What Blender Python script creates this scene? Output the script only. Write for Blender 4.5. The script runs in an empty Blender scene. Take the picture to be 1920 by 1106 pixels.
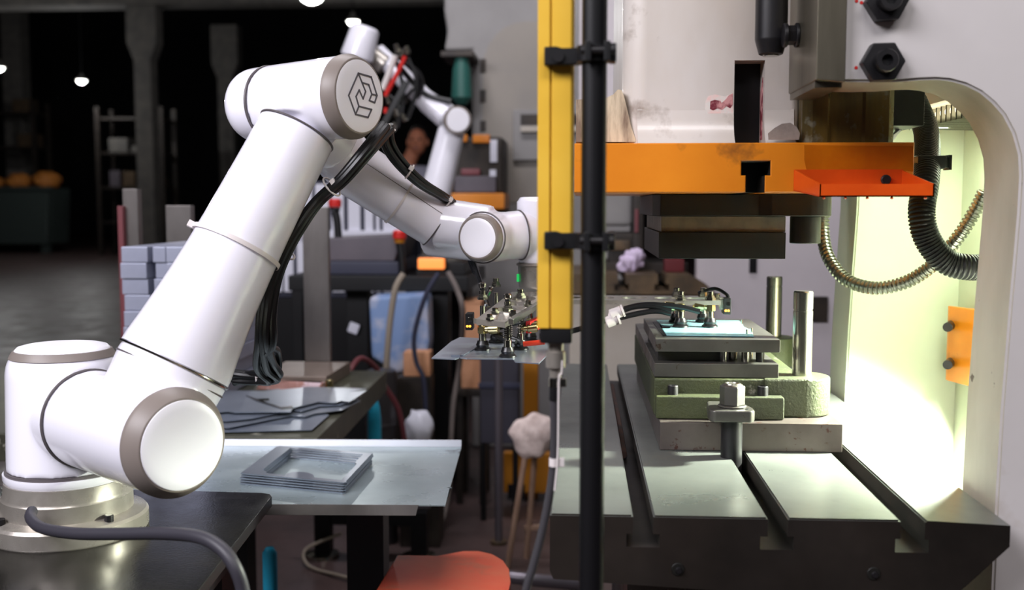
import bpy, bmesh, math, random
from mathutils import Vector, Matrix
random.seed(4)
PI = math.pi
scn = bpy.context.scene
COL = scn.collection
# ------------------------------------------------------------------ camera
FPX = 2000.0
CAM = Vector((0.0, 0.0, 1.2))
PITCH = math.atan(168 / FPX)
YAW = math.atan(126 / FPX * math.cos(PITCH))
cd = bpy.data.cameras.new('camera')
cam = bpy.data.objects.new('camera', cd)
COL.objects.link(cam)
cd.sensor_width = 36.0
cd.lens = FPX / 1920 * 36.0
cam.location = CAM
cam.rotation_euler = (PI / 2 - PITCH, 0, YAW)
cd.clip_start = 0.05
cd.clip_end = 100
cd.dof.use_dof = True
cd.dof.focus_distance = 1.5
cd.dof.aperture_fstop = 4.2
scn.camera = cam
RM = cam.rotation_euler.to_matrix()
# ------------------------------------------------------------------ world, lights, exposure
scn.view_settings.view_transform = 'Standard'
scn.view_settings.look = 'None'
scn.view_settings.gamma = 1.0
scn.view_settings.use_curve_mapping = False
scn.view_settings.exposure = 0.0
w = bpy.data.worlds.new('World')
scn.world = w
w.use_nodes = True
w.node_tree.nodes['Background'].inputs[0].default_value = (0.55, 0.56, 0.6, 1)
w.node_tree.nodes['Background'].inputs[1].default_value = 0.045


def area(name, loc, target, sx, sy, power, color=(1, 1, 1)):
    l = bpy.data.lights.new(name, 'AREA')
    l.shape = 'RECTANGLE'
    l.size = sx
    l.size_y = sy
    l.energy = power
    l.color = color
    o = bpy.data.objects.new(name, l)
    COL.objects.link(o)
    o.location = loc
    d = Vector(target) - Vector(loc)
    o.rotation_euler = d.to_track_quat('-Z', 'Y').to_euler()
    return o


area('key_light', (-1.9, -0.5, 2.8), (-0.3, 1.5, 0.95), 2.2, 0.9, 128, (0.95, 0.93, 1.0))
area('hall_light', (0.8, -1.0, 3.4), (0.5, 1.4, 0.9), 2.2, 0.6, 52, (0.99, 0.96, 0.98))
area('far_hall_fill', (-8, 13, 8.5), (-9, 15, 0.5), 3, 3, 50, (1.0, 0.95, 0.9))  # added fill to lift the distant floor and bin; no fixture modelled
area('aisle_fill', (-0.6, 3.1, 4.2), (-0.4, 4.4, 0.8), 2.0, 0.5, 75, (0.98, 0.95, 1.0))  # added fill that brightens the second robot and rear presses

# ------------------------------------------------------------------ helpers: pixels to points


def ray(px, py):
    return RM @ Vector(((px - 960) / FPX, (553 - py) / FPX, -1))


def P(px, py, X=None, Y=None, Z=None):
    d = ray(px, py)
    if X is not None:
        t = (X - CAM.x) / d.x
    elif Y is not None:
        t = (Y - CAM.y) / d.y
    else:
        t = (Z - CAM.z) / d.z
    return CAM + d * t


def PP(px, py, p0, n):
    d = ray(px, py)
    t = (Vector(p0) - CAM).dot(n) / d.dot(n)
    return CAM + d * t


# ------------------------------------------------------------------ materials
def lin(c):
    r = []
    for v in c:
        v = v / 255.0
        r.append(v / 12.92 if v <= 0.04045 else ((v + 0.055) / 1.055) ** 2.4)
    return (r[0], r[1], r[2], 1)


def mat(name, c, rough=0.5, metal=0.0, c2=None, scale=8, lo=0.35, hi=0.65, stain=None, sscale=20, sthr=0.6,
        ssoft=0.05, bump=0.0, bscale=80, coat=0.0, stretch=(1, 1, 1), emit=None, estr=0.0, rvar=0.0, spec=0.5,
        stain2=None, s2scale=5, s2thr=0.6, s2soft=0.1, s2stretch=(1, 1, 1)):
    m = bpy.data.materials.new(name)
    m.use_nodes = True
    nt = m.node_tree
    N, L = nt.nodes, nt.links
    b = N['Principled BSDF']
    b.inputs['Roughness'].default_value = rough
    b.inputs['Metallic'].default_value = metal
    b.inputs['Coat Weight'].default_value = coat
    b.inputs['Coat Roughness'].default_value = 0.08
    b.inputs['Specular IOR Level'].default_value = spec
    tc = N.new('ShaderNodeTexCoord')

    def noise(sc, st=(1, 1, 1), det=5):
        mp = N.new('ShaderNodeMapping')
        mp.inputs['Scale'].default_value = st
        L.new(tc.outputs['Object'], mp.inputs['Vector'])
        n = N.new('ShaderNodeTexNoise')
        n.inputs['Scale'].default_value = sc
        n.inputs['Detail'].default_value = det
        n.inputs['Roughness'].default_value = 0.6
        L.new(mp.outputs['Vector'], n.inputs['Vector'])
        return n.outputs['Fac']

    def rng(src, a, bb, oa=0.0, ob=1.0):
        r = N.new('ShaderNodeMapRange')
        r.inputs['From Min'].default_value = a
        r.inputs['From Max'].default_value = bb
        r.inputs['To Min'].default_value = oa
        r.inputs['To Max'].default_value = ob
        L.new(src, r.inputs['Value'])
        return r.outputs['Result']

    def mix(fac, ca, cb):
        x = N.new('ShaderNodeMix')
        x.data_type = 'RGBA'
        L.new(fac, x.inputs[0])
        for i, cc in ((6, ca), (7, cb)):
            if isinstance(cc, tuple):
                x.inputs[i].default_value = cc
            else:
                L.new(cc, x.inputs[i])
        return x.outputs[2]
    col = lin(c)
    f = None
    if c2 is not None:
        f = noise(scale, stretch)
        col = mix(rng(f, lo, hi), col, lin(c2))
    if stain is not None:
        col = mix(rng(noise(sscale), sthr, sthr + ssoft), col, lin(stain))
    if stain2 is not None:
        col = mix(rng(noise(s2scale, s2stretch), s2thr, s2thr + s2soft), col, lin(stain2))
    if isinstance(col, tuple):
        b.inputs['Base Color'].default_value = col
    else:
        L.new(col, b.inputs['Base Color'])
    if rvar:
        f2 = noise(scale * 1.7, stretch)
        L.new(rng(f2, 0.3, 0.7, max(0.02, rough - rvar), min(1, rough + rvar)), b.inputs['Roughness'])
    if bump:
        bn = N.new('ShaderNodeBump')
        bn.inputs['Strength'].default_value = bump
        bn.inputs['Distance'].default_value = 0.002
        L.new(noise(bscale, stretch, 3), bn.inputs['Height'])
        L.new(bn.outputs['Normal'], b.inputs['Normal'])
    if emit is not None:
        b.inputs['Emission Color'].default_value = lin(emit)
        b.inputs['Emission Strength'].default_value = estr
    return m


M = {}
M['robot_white'] = mat('robot_white', (245, 243, 253), 0.24, coat=0.5)
M['robot_cap'] = mat('robot_cap', (245, 243, 250), 0.35)
M['robot_grey'] = mat('robot_grey', (128, 118, 112), 0.45)
M['seam'] = mat('seam', (88, 82, 84), 0.45)
M['cast_alu'] = mat('cast_alu', (178, 172, 164), 0.3, 0.6, c2=(158, 151, 142), scale=14, rvar=0.08)
M['black_rubber'] = mat('black_rubber', (20, 20, 22), 0.32)
M['black_plastic'] = mat('black_plastic', (17, 17, 19), 0.45, spec=0.35)
M['black_oxide'] = mat('black_oxide', (20, 19, 22), 0.42, 0.2, c2=(30, 28, 30), scale=30)
M['tie'] = mat('tie', (222, 214, 212), 0.45)
M['chrome'] = mat('chrome', (176, 172, 162), 0.16, 1.0)
M['brass'] = mat('brass', (205, 190, 140), 0.22, 1.0)
M['press_grey'] = mat('press_grey', (205, 200, 199), 0.45, c2=(196, 191, 189), scale=3, stain=(120, 70, 60), sscale=16,
                      sthr=0.74, ssoft=0.02, bump=0.05, bscale=30, stain2=(172, 160, 148), s2scale=5, s2thr=0.62)
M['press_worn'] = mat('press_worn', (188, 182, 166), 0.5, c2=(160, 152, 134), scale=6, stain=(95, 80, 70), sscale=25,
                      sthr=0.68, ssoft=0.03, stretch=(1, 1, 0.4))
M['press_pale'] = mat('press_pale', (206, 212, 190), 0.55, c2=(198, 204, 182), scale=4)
M['ram_paint'] = mat('ram_paint', (206, 200, 195), 0.3, c2=(192, 182, 172), scale=5, stretch=(1, 1, 0.5),
                     stain=(128, 112, 100), sscale=17, sthr=0.60, ssoft=0.22, bump=0.12, bscale=18, coat=0.2)
M['ram_worn'] = mat('ram_worn', (205, 188, 160), 0.6, c2=(120, 100, 82), scale=34, stretch=(1.6, 1, 0.25), lo=0.42,
                    hi=0.62, bump=0.25, bscale=60)
M['orange'] = mat('orange', (226, 136, 26), 0.38, c2=(214, 122, 18), scale=6, stain=(150, 88, 26), sscale=14, sthr=0.62,
                  ssoft=0.12, coat=0.15)
M['orange_tray'] = mat('orange_tray', (224, 88, 22), 0.25, c2=(206, 70, 14), scale=10, coat=0.4)
M['oily_steel'] = mat('oily_steel', (112, 90, 40), 0.2, 0.35, c2=(64, 56, 34), scale=9, stretch=(2.5, 1, 0.4), coat=0.5,
                      stain=(120, 116, 100), sscale=30, sthr=0.58, ssoft=0.1)
M['gib_steel'] = mat('gib_steel', (140, 134, 118), 0.32, 0.8, c2=(110, 104, 90), scale=5, stretch=(3, 3, 0.4))
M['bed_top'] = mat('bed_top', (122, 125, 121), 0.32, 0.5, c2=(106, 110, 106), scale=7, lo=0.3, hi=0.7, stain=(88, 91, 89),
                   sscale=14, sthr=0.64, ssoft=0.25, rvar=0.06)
M['slot_grime_shade'] = mat('slot_grime_shade', (16, 15, 13), 0.5, c2=(40, 34, 30), scale=30)  # oily grime, darkened further so the slots read as shaded inside
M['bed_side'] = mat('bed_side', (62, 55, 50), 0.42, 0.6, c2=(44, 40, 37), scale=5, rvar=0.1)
M['rust'] = mat('rust', (86, 54, 42), 0.7, c2=(50, 42, 40), scale=40, bump=0.3)
M['die_steel'] = mat('die_steel', (108, 106, 101), 0.36, 0.7, c2=(90, 88, 83), scale=10, stain=(72, 58, 50), sscale=75,
                     sthr=0.66, ssoft=0.04, rvar=0.08)
M['die_rust'] = mat('die_rust', (104, 96, 92), 0.42, 0.6, c2=(88, 80, 76), scale=10, stain=(74, 48, 42), sscale=58,
                    sthr=0.60, ssoft=0.05)
M['die_dark'] = mat('die_dark', (22, 22, 20), 0.5, 0.2, c2=(32, 31, 27), scale=20, bump=0.1)
M['die_grey'] = mat('die_grey', (122, 117, 102), 0.5, 0.2, c2=(96, 92, 80), scale=26, bump=0.1)  # punch holder: bounced lamp light put into a brighter base
M['casting_green'] = mat('casting_green', (60, 66, 36), 0.6, 0.1, c2=(46, 50, 33), scale=12, stain=(112, 112, 98),
                         sscale=40, sthr=0.66, bump=0.6, bscale=240)
M['post_steel'] = mat('post_steel', (168, 166, 156), 0.22, 0.9, c2=(140, 138, 126), scale=6)
M['teal_film'] = mat('teal_film', (138, 188, 194), 0.35, c2=(128, 178, 186), scale=5)
M['sheet'] = mat('sheet', (166, 174, 186), 0.28, 0.6, spec=0.6, c2=(138, 146, 160), scale=3)
M['sheet_dark'] = mat('sheet_dark', (150, 160, 176), 0.28, 0.6, c2=(134, 143, 160), scale=3)
M['galv'] = mat('galv', (186, 200, 202), 0.30, 0.5, c2=(160, 176, 180), scale=4, stain=(70, 72, 72), sscale=9, sthr=0.72,
                ssoft=0.06, rvar=0.08)
M['black_gloss'] = mat('black_gloss', (19, 18, 17), 0.2, 0.0, c2=(30, 28, 25), scale=12, rvar=0.05, bump=0.10,
                       bscale=300, spec=0.4)
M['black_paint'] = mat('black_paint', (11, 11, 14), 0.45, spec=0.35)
M['navy'] = mat('navy', (18, 24, 36), 0.45)
M['olive'] = mat('olive', (88, 88, 72), 0.4, 0.4, c2=(70, 70, 58), scale=9, stain=(170, 168, 152), sscale=18, sthr=0.66)
M['bar_steel'] = mat('bar_steel', (128, 123, 120), 0.36, 0.7, c2=(108, 103, 100), scale=10, stretch=(1, 1, 0.3))
M['yellow'] = mat('yellow', (226, 182, 62), 0.4, c2=(218, 172, 50), scale=9, stain=(140, 104, 30), sscale=26, sthr=0.72,
                  ssoft=0.05)
M['safety_yellow'] = mat('safety_yellow', (176, 112, 14), 0.5)
M['led_orange'] = mat('led_orange', (255, 160, 60), 0.4, emit=(255, 140, 40), estr=5)
M['led_green'] = mat('led_green', (60, 220, 120), 0.4, emit=(40, 230, 110), estr=0.5)
M['red'] = mat('red', (205, 40, 36), 0.4)
M['red_seat'] = mat('red_seat', (255, 98, 66), 0.42, c2=(252, 126, 88), scale=7, stain=(216, 130, 96), sscale=9, sthr=0.58,
                    ssoft=0.15)
M['emblem'] = mat('emblem', (78, 76, 84), 0.5)
M['hose_metal'] = mat('hose_metal', (122, 122, 114), 0.28, 0.9)
M['floor'] = mat('floor', (86, 68, 66), 0.42, c2=(66, 54, 53), scale=3, stain=(100, 84, 84), sscale=7, sthr=0.68, ssoft=0.1,
                 rvar=0.12)
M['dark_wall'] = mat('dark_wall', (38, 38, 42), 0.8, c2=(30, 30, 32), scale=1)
M['concrete'] = mat('concrete', (108, 104, 99), 0.8, c2=(88, 86, 84), scale=4)
M['far_grey'] = mat('far_grey', (148, 145, 144), 0.5, c2=(136, 133, 132), scale=3, stain=(150, 128, 90), sscale=6, sthr=0.7)
M['far_cream'] = mat('far_cream', (190, 182, 172), 0.5, c2=(176, 166, 152), scale=4, stain=(170, 134, 80), sscale=7,
                     sthr=0.66)
M['far_dark'] = mat('far_dark', (40, 36, 34), 0.5, 0.3, c2=(58, 50, 44), scale=12)
M['far_brown'] = mat('far_brown', (112, 92, 70), 0.45, 0.4, c2=(80, 68, 56), scale=14)
M['teal_cover'] = mat('teal_cover', (40, 92, 84), 0.5)
M['white_panel'] = mat('white_panel', (225, 225, 238), 0.45)
M['lavender_blank'] = mat('lavender_blank', (172, 176, 196), 0.4, 0.35, c2=(160, 164, 184), scale=9)
M['grey_box'] = mat('grey_box', (98, 90, 98), 0.5, c2=(86, 80, 88), scale=6)
M['blue_grey'] = mat('blue_grey', (46, 48, 68), 0.5)
M['blue_bag'] = mat('blue_bag', (120, 146, 190), 0.5, c2=(190, 190, 204), scale=5, lo=0.45, hi=0.6)
M['cardboard'] = mat('cardboard', (222, 164, 126), 0.75, c2=(196, 138, 100), scale=8)
M['wood'] = mat('wood', (168, 136, 116), 0.6, c2=(140, 110, 92), scale=20, stretch=(3, 3, 0.4))
M['mop'] = mat('mop', (226, 208, 202), 0.9, c2=(186, 166, 160), scale=30, bump=0.6, bscale=60)
M['grey_pipe'] = mat('grey_pipe', (126, 120, 128), 0.35, 0.7)
M['cyan'] = mat('cyan', (40, 176, 214), 0.4)
M['bin_green'] = mat('bin_green', (56, 66, 64), 0.6)
M['amber_sack'] = mat('amber_sack', (196, 124, 50), 0.7, c2=(160, 96, 36), scale=14)
M['lamp_on'] = mat('lamp_on', (255, 255, 250), 0.4, emit=(255, 255, 250), estr=9)
M['tube_on'] = mat('tube_on', (255, 244, 210), 0.4, emit=(255, 240, 200), estr=3)
M['shirt'] = mat('shirt', (170, 168, 186), 0.9)
M['skin'] = mat('skin', (206, 132, 100), 0.6)
M['hair'] = mat('hair', (26, 20, 18), 0.7)
M['trousers'] = mat('trousers', (36, 38, 52), 0.9)
M['red_dark'] = mat('red_dark', (96, 24, 30), 0.5)
M['maroon'] = mat('maroon', (120, 60, 66), 0.45)
M['rag'] = mat('rag', (206, 190, 214), 0.9, c2=(190, 172, 200), scale=10)
M['oil_film'] = mat('oil_film', (198, 112, 10), 0.12, c2=(176, 84, 8), scale=9, coat=0.6)
M['grease'] = mat('grease', (112, 100, 94), 0.5, c2=(150, 138, 130), scale=26)
M['oil_red'] = mat('oil_red', (112, 40, 52), 0.4, c2=(196, 140, 140), scale=42, lo=0.52, hi=0.6)
M['oil_pink'] = mat('oil_pink', (226, 192, 186), 0.4, c2=(214, 208, 202), scale=30, lo=0.45, hi=0.55)

# ------------------------------------------------------------------ helpers: meshes
VZ = Vector((0, 0, 1))


def new():
    return bmesh.new()


def box(bm, x0, x1, y0, y1, z0, z1, bev=0.0, seg=2):
    t = bmesh.new()
    vs = [t.verts.new(p) for p in ((x0, y0, z0), (x1, y0, z0), (x1, y1, z0), (x0, y1, z0),
                                   (x0, y0, z1), (x1, y0, z1), (x1, y1, z1), (x0, y1, z1))]
    for f in ((0, 3, 2, 1), (4, 5, 6, 7), (0, 1, 5, 4), (1, 2, 6, 5), (2, 3, 7, 6), (3, 0, 4, 7)):
        t.faces.new([vs[i] for i in f])
    if bev:
        bmesh.ops.bevel(t, geom=t.edges[:], offset=bev, segments=seg, affect='EDGES', profile=0.5)
    merge(bm, t)


def merge(bm, t, mtx=None):
    if mtx is not None:
        bmesh.ops.transform(t, matrix=mtx, verts=t.verts[:])
    me = bpy.data.meshes.new('tmp')
    t.to_mesh(me)
    t.free()
    bm.from_mesh(me)
    bpy.data.meshes.remove(me)


def frame(o, x, y=None, z=None):
    """matrix with origin o and x axis along x; z hint."""
    x = Vector(x).normalized()
    z = Vector(z if z is not None else (0, 0, 1))
    y = z.cross(x).normalized()
    z = x.cross(y).normalized()
    m = Matrix((x, y, z)).transposed().to_4x4()
    m.translation = Vector(o)
    return m


def obox(bm, mtx, hx, hy, hz, bev=0.0):
    t = bmesh.new()
    box(t, -hx, hx, -hy, hy, -hz, hz, bev)
    merge(bm, t, mtx)


def prism(bm, loop, off, bev=0.0, seg=2):
    """loop: list of 3D points; off: extrusion vector"""
    t = bmesh.new()
    off = Vector(off)
    a = [t.verts.new(Vector(p)) for p in loop]
    b = [t.verts.new(Vector(p) + off) for p in loop]
    n = len(loop)
    t.faces.new(a)
    t.faces.new(b[::-1])
    for i in range(n):
        t.faces.new((a[i], b[i], b[(i + 1) % n], a[(i + 1) % n])[::-1])
    bmesh.ops.recalc_face_normals(t, faces=t.faces[:])
    if bev:
        bmesh.ops.bevel(t, geom=t.edges[:], offset=bev, segments=seg, affect='EDGES', profile=0.5)
    merge(bm, t)


def lathe(bm, p0, axis, prof, seg=32, cap=True):
    axis = Vector(axis).normalized()
    u = axis.orthogonal().normalized()
    v = axis.cross(u)
    p0 = Vector(p0)
    rings = []
    for (t, r) in prof:
        rings.append([bm.verts.new(p0 + axis * t + (u * math.cos(2 * PI * k / seg) + v * math.sin(2 * PI * k / seg)) * r)
                      for k in range(seg)])
    for i in range(len(rings) - 1):
        a, b = rings[i], rings[i + 1]
        for k in range(seg):
            bm.faces.new((a[k], a[(k + 1) % seg], b[(k + 1) % seg], b[k]))
    if cap:
        bm.faces.new(rings[0][::-1])
        bm.faces.new(rings[-1])


def cyl(bm, p0, p1, r0, r1=None, seg=24, bev=0.0):
    p0 = Vector(p0)
    p1 = Vector(p1)
    r1 = r0 if r1 is None else r1
    L = (p1 - p0).length
    if bev:
        lathe(bm, p0, p1 - p0, [(0, r0 - bev), (bev, r0), (L - bev, r1), (L, r1 - bev)], seg)
    else:
        lathe(bm, p0, p1 - p0, [(0, r0), (L, r1)], seg)


def torus(bm, c, axis, R, r, seg=48, rs=8):
    axis = Vector(axis).normalized()
    u = axis.orthogonal().normalized()
    v = axis.cross(u)
    c = Vector(c)
    rings = []
    for k in range(seg):
        a = 2 * PI * k / seg
        d = u * math.cos(a) + v * math.sin(a)
        rings.append([bm.verts.new(c + d * (R + r * math.cos(2 * PI * j / rs)) + axis * r * math.sin(2 * PI * j / rs))
                      for j in range(rs)])
    for k in range(seg):
        a, b = rings[k], rings[(k + 1) % seg]
        for j in range(rs):
            bm.faces.new((a[j], b[j], b[(j + 1) % rs], a[(j + 1) % rs]))


def spline(pts, n=10):
    pts = [Vector(p) for p in pts]
    out = []
    for i in range(len(pts) - 1):
        p0 = pts[max(i - 1, 0)]
        p1 = pts[i]
        p2 = pts[i + 1]
        p3 = pts[min(i + 2, len(pts) - 1)]
        for k in range(n):
            t = k / n
            out.append(0.5 * ((2 * p1) + (p2 - p0) * t + (2 * p0 - 5 * p1 + 4 * p2 - p3) * t * t +
                              (3 * p1 - p0 - 3 * p2 + p3) * t ** 3))
    out.append(pts[-1])
    return out


def tube(bm, pts, r, seg=10, n=8, rfun=None, raw=False):
    path = pts if raw else spline(pts, n)
    up = None
    rings = []
    for i, p in enumerate(path):
        t = (path[min(i + 1, len(path) - 1)] - path[max(i - 1, 0)]).normalized()
        if up is None:
            up = t.orthogonal().normalized()
        up = (up - t * up.dot(t)).normalized()
        v = t.cross(up)
        rr = rfun(i) if rfun else r
        rings.append([bm.verts.new(p + (up * math.cos(2 * PI * k / seg) + v * math.sin(2 * PI * k / seg)) * rr)
                      for k in range(seg)])
    for i in range(len(rings) - 1):
        a, b = rings[i], rings[i + 1]
        for k in range(seg):
            bm.faces.new((a[k], a[(k + 1) % seg], b[(k + 1) % seg], b[k]))
    bm.faces.new(rings[0][::-1])
    bm.faces.new(rings[-1])


def ribbed(bm, pts, r, pitch, depth, seg=16):
    fine = spline(pts, 40)
    L = [0]
    for i in range(1, len(fine)):
        L.append(L[-1] + (fine[i] - fine[i - 1]).length)
    total = L[-1]
    cnt = int(total / pitch)
    out, rad = [], []
    prof = ((0.0, r), (0.45, r), (0.6, r - depth), (0.85, r - depth))
    j = 0
    for c in range(cnt):
        for (f, rr) in prof:
            s = (c + f) * pitch
            while j < len(L) - 2 and L[j + 1] < s:
                j += 1
            k = (s - L[j]) / max(1e-9, L[j + 1] - L[j])
            out.append(fine[j].lerp(fine[j + 1], k))
            rad.append(rr)
    tube(bm, out, r, seg, rfun=lambda i: rad[i], raw=True)


def plate(bm, outer, holes, th, mtx, bev=0.0):
    """flat plate with holes; 2D outlines in the frame mtx, thickness th along its z, centred"""
    cu = bpy.data.curves.new('tmp', 'CURVE')
    cu.dimensions = '2D'
    cu.fill_mode = 'BOTH'
    cu.extrude = th / 2 - bev
    cu.bevel_depth = bev
    cu.offset = -bev
    cu.bevel_resolution = 1
    for lp in [outer] + list(holes):
        s = cu.splines.new('POLY')
        s.points.add(len(lp) - 1)
        for i, p in enumerate(lp):
            s.points[i].co = (p[0], p[1], 0, 1)
        s.use_cyclic_u = True
    o = bpy.data.objects.new('tmp', cu)
    COL.objects.link(o)
    dg = bpy.context.evaluated_depsgraph_get()
    me = bpy.data.meshes.new_from_object(o.evaluated_get(dg))
    t = bmesh.new()
    t.from_mesh(me)
    bmesh.ops.remove_doubles(t, verts=t.verts[:], dist=1e-5)
    bpy.data.objects.remove(o)
    bpy.data.curves.remove(cu)
    bpy.data.meshes.remove(me)
    merge(bm, t, mtx)


def circ(cx, cy, r, n=28):
    return [(cx + r * math.cos(2 * PI * k / n), cy + r * math.sin(2 * PI * k / n)) for k in range(n)]


def blend(bm, voxel, smooth):
    me = bpy.data.meshes.new('tmp')
    bm.to_mesh(me)
    bm.free()
    o = bpy.data.objects.new('tmp', me)
    COL.objects.link(o)
    r = o.modifiers.new('r', 'REMESH')
    r.mode = 'VOXEL'
    r.voxel_size = voxel
    s = o.modifiers.new('s', 'SMOOTH')
    s.iterations = smooth
    s.factor = 0.5
    dg = bpy.context.evaluated_depsgraph_get()
    m2 = bpy.data.meshes.new_from_object(o.evaluated_get(dg))
    t = bmesh.new()
    t.from_mesh(m2)
    bpy.data.objects.remove(o)
    bpy.data.meshes.remove(me)
    bpy.data.meshes.remove(m2)
    return t


def wloc(o):
    v = Vector((0, 0, 0))
    while o:
        v += o.location
        o = o.parent
    return v


def obj(name, bm, m, parent=None, ang=35, label=None, keep=False):
    """links a bmesh given in world coordinates as ONE mesh object"""
    bmesh.ops.recalc_face_normals(bm, faces=bm.faces[:])
    if parent is None:
        xs = [v.co for v in bm.verts]
        base = Vector(((min(v.x for v in xs) + max(v.x for v in xs)) / 2,
                       (min(v.y for v in xs) + max(v.y for v in xs)) / 2, min(v.z for v in xs)))
        off, loc = base, base
    else:
        off, loc = wloc(parent), Vector((0, 0, 0))
    bmesh.ops.translate(bm, vec=-off, verts=bm.verts[:])
    me = bpy.data.meshes.new(name)
    bm.to_mesh(me)
    bm.free()
    for p in me.polygons:
        p.use_smooth = True
    me.set_sharp_from_angle(angle=math.radians(ang))
    me.materials.append(M[m] if isinstance(m, str) else m)
    o = bpy.data.objects.new(name, me)
    COL.objects.link(o)
    o.location = loc
    if ang < 90:
        wn = o.modifiers.new('weighted', 'WEIGHTED_NORMAL')
        wn.keep_sharp = True
    if parent is not None:
        o.parent = parent
    if label:
        o['label'] = label
    return o


def thing(name, label, cat, loc, group=None):
    o = bpy.data.objects.new(name, None)
    o.empty_display_size = 0.05
    COL.objects.link(o)
    o.location = Vector(loc)
    o['label'] = label
    o['category'] = cat
    if group:
        o['group'] = group
    return o


def tag(o, label, cat, group=None):
    o['label'] = label
    o['category'] = cat
    if group:
        o['group'] = group
    return o


def struct(o):
    o['kind'] = 'structure'
    return o


def kids(o):
    return [c for c in bpy.data.objects if c.parent == o]


def dup(root, delta, label, group=None):
    r = root.copy()
    COL.objects.link(r)
    r.location = root.location + Vector(delta)
    r['label'] = label
    if group:
        r['group'] = group
    for ch in kids(root):
        c = ch.copy()
        COL.objects.link(c)
        c.parent = r
        for g in kids(ch):
            d = g.copy()
            COL.objects.link(d)
            d.parent = c
    return r


def B(name, m, parent, *a, label=None, **k):
    bm = new()
    box(bm, *a, **k)
    return obj(name, bm, m, parent, label=label)


def C(name, m, parent, *a, label=None, **k):
    bm = new()
    cyl(bm, *a, **k)
    return obj(name, bm, m, parent, label=label)
# ================================================================== SETTING
HX0, HX1, HY1, HZ = -34, 14, 46, 12.0
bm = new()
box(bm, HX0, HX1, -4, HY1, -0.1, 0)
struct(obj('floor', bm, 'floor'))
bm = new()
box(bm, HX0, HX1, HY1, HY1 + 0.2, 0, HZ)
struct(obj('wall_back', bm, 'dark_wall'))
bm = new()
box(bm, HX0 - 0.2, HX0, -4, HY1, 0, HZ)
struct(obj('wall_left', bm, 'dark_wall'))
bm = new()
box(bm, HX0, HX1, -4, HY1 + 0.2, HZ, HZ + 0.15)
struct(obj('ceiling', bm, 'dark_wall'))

# concrete columns with haunched heads carrying a beam


def column(px, py, Y, wid, zh, label):
    b = P(px, py, Y=Y)
    t = thing('concrete_column', label, 'column', (b.x, Y, 0), 'concrete columns along the dark hall')
    h = wid / 2
    B('column_shaft', 'concrete', t, b.x - h, b.x + h, Y - h, Y + h, 0, zh, bev=0.02)
    bm = new()
    prism(bm, [(b.x - h, Y - h - 0.01, zh - 0.35), (b.x + h, Y - h - 0.01, zh - 0.35), (b.x + h * 1.75, Y - h - 0.01, zh), (b.x + h * 1.75, Y - h - 0.01, zh + 1.0),
               (b.x - h * 1.75, Y - h - 0.01, zh + 1.0), (b.x - h * 1.75, Y - h - 0.01, zh)], (0, wid + 0.02, 0), 0.01)
    obj('column_head', bm, 'concrete', t)
    return t


column(28, 60, 30.0, 0.55, 7.8, 'pale concrete column at the left edge behind the amber sacks')
column(271, 60, 22.0, 0.36, 4.55, 'grey concrete column left of the robot elbow in the dark hall')
column(424, 60, 28.0, 0.40, 4.9, 'dimmest concrete column farthest back beside the robot elbow')
bm = new()
zq = P(300, 8, Y=22).z
box(bm, -16, 6, 21.7, 22.3, zq - 0.05, zq + 0.6)
struct(obj('trim_1', bm, 'concrete'))


def high_bay(px, py, Y, r, label):
    c = P(px, py, Y=Y)
    t = thing('high_bay_lamp', label, 'lamp', c, 'high bay lamps in the dark hall')
    bm = new()
    lathe(bm, c, VZ, [(0, r), (0.02, r), (r * 0.5, r * 0.75), (r * 0.9, r * 0.35), (r * 1.3, r * 0.3)], 24)
    obj('lamp_shade', bm, 'concrete', t)
    bm = new()
    lathe(bm, c - VZ * r * 0.55, VZ, [(0, r * 0.25), (r * 0.18, r * 0.62), (r * 0.45, r * 0.8), (r * 0.55, r * 0.9)], 24)
    obj('lamp_bulb', bm, 'lamp_on', t)
    pl = bpy.data.lights.new('bay_light', 'POINT')
    pl.energy = 60
    pl.shadow_soft_size = 0.05
    po = bpy.data.objects.new('bay_light', pl)
    COL.objects.link(po)
    po.location = c - VZ * (r * 0.55 + 0.08)
    bm = new()
    cyl(bm, c + VZ * r * 1.2, Vector((c.x, c.y, HZ)), 0.012, seg=8)
    obj('lamp_cord', bm, 'black_plastic', t)


high_bay(153, 151, 24, 0.12, 'small glowing lamp hanging alone between two dim columns')
high_bay(-3, 127, 20, 0.12, 'glowing lamp cut by the left picture edge')
high_bay(584, -10, 15, 0.22, 'glowing lamp cut by the top picture edge above the robot elbow')
high_bay(662, 40, 19, 0.12, 'glowing lamp seen against the tip of the rear robot')

# ================================================================== PRESS
Zb = P(1187, 966, Y=1.15).z                     # bed top
bed0, bed1 = 1.15, 2.27
XL = P(1031, 962, Y=1.15).x
XR = P(1895, 978, Y=1.15).x
press = thing('punch_press', 'large off-white punch press with orange ram plate beside the yellow light curtain', 'press',
              (0.5, 1.6, 0))


def bx(px, Y=1.15):
    return P(px, 970, Y=Y).x


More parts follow.
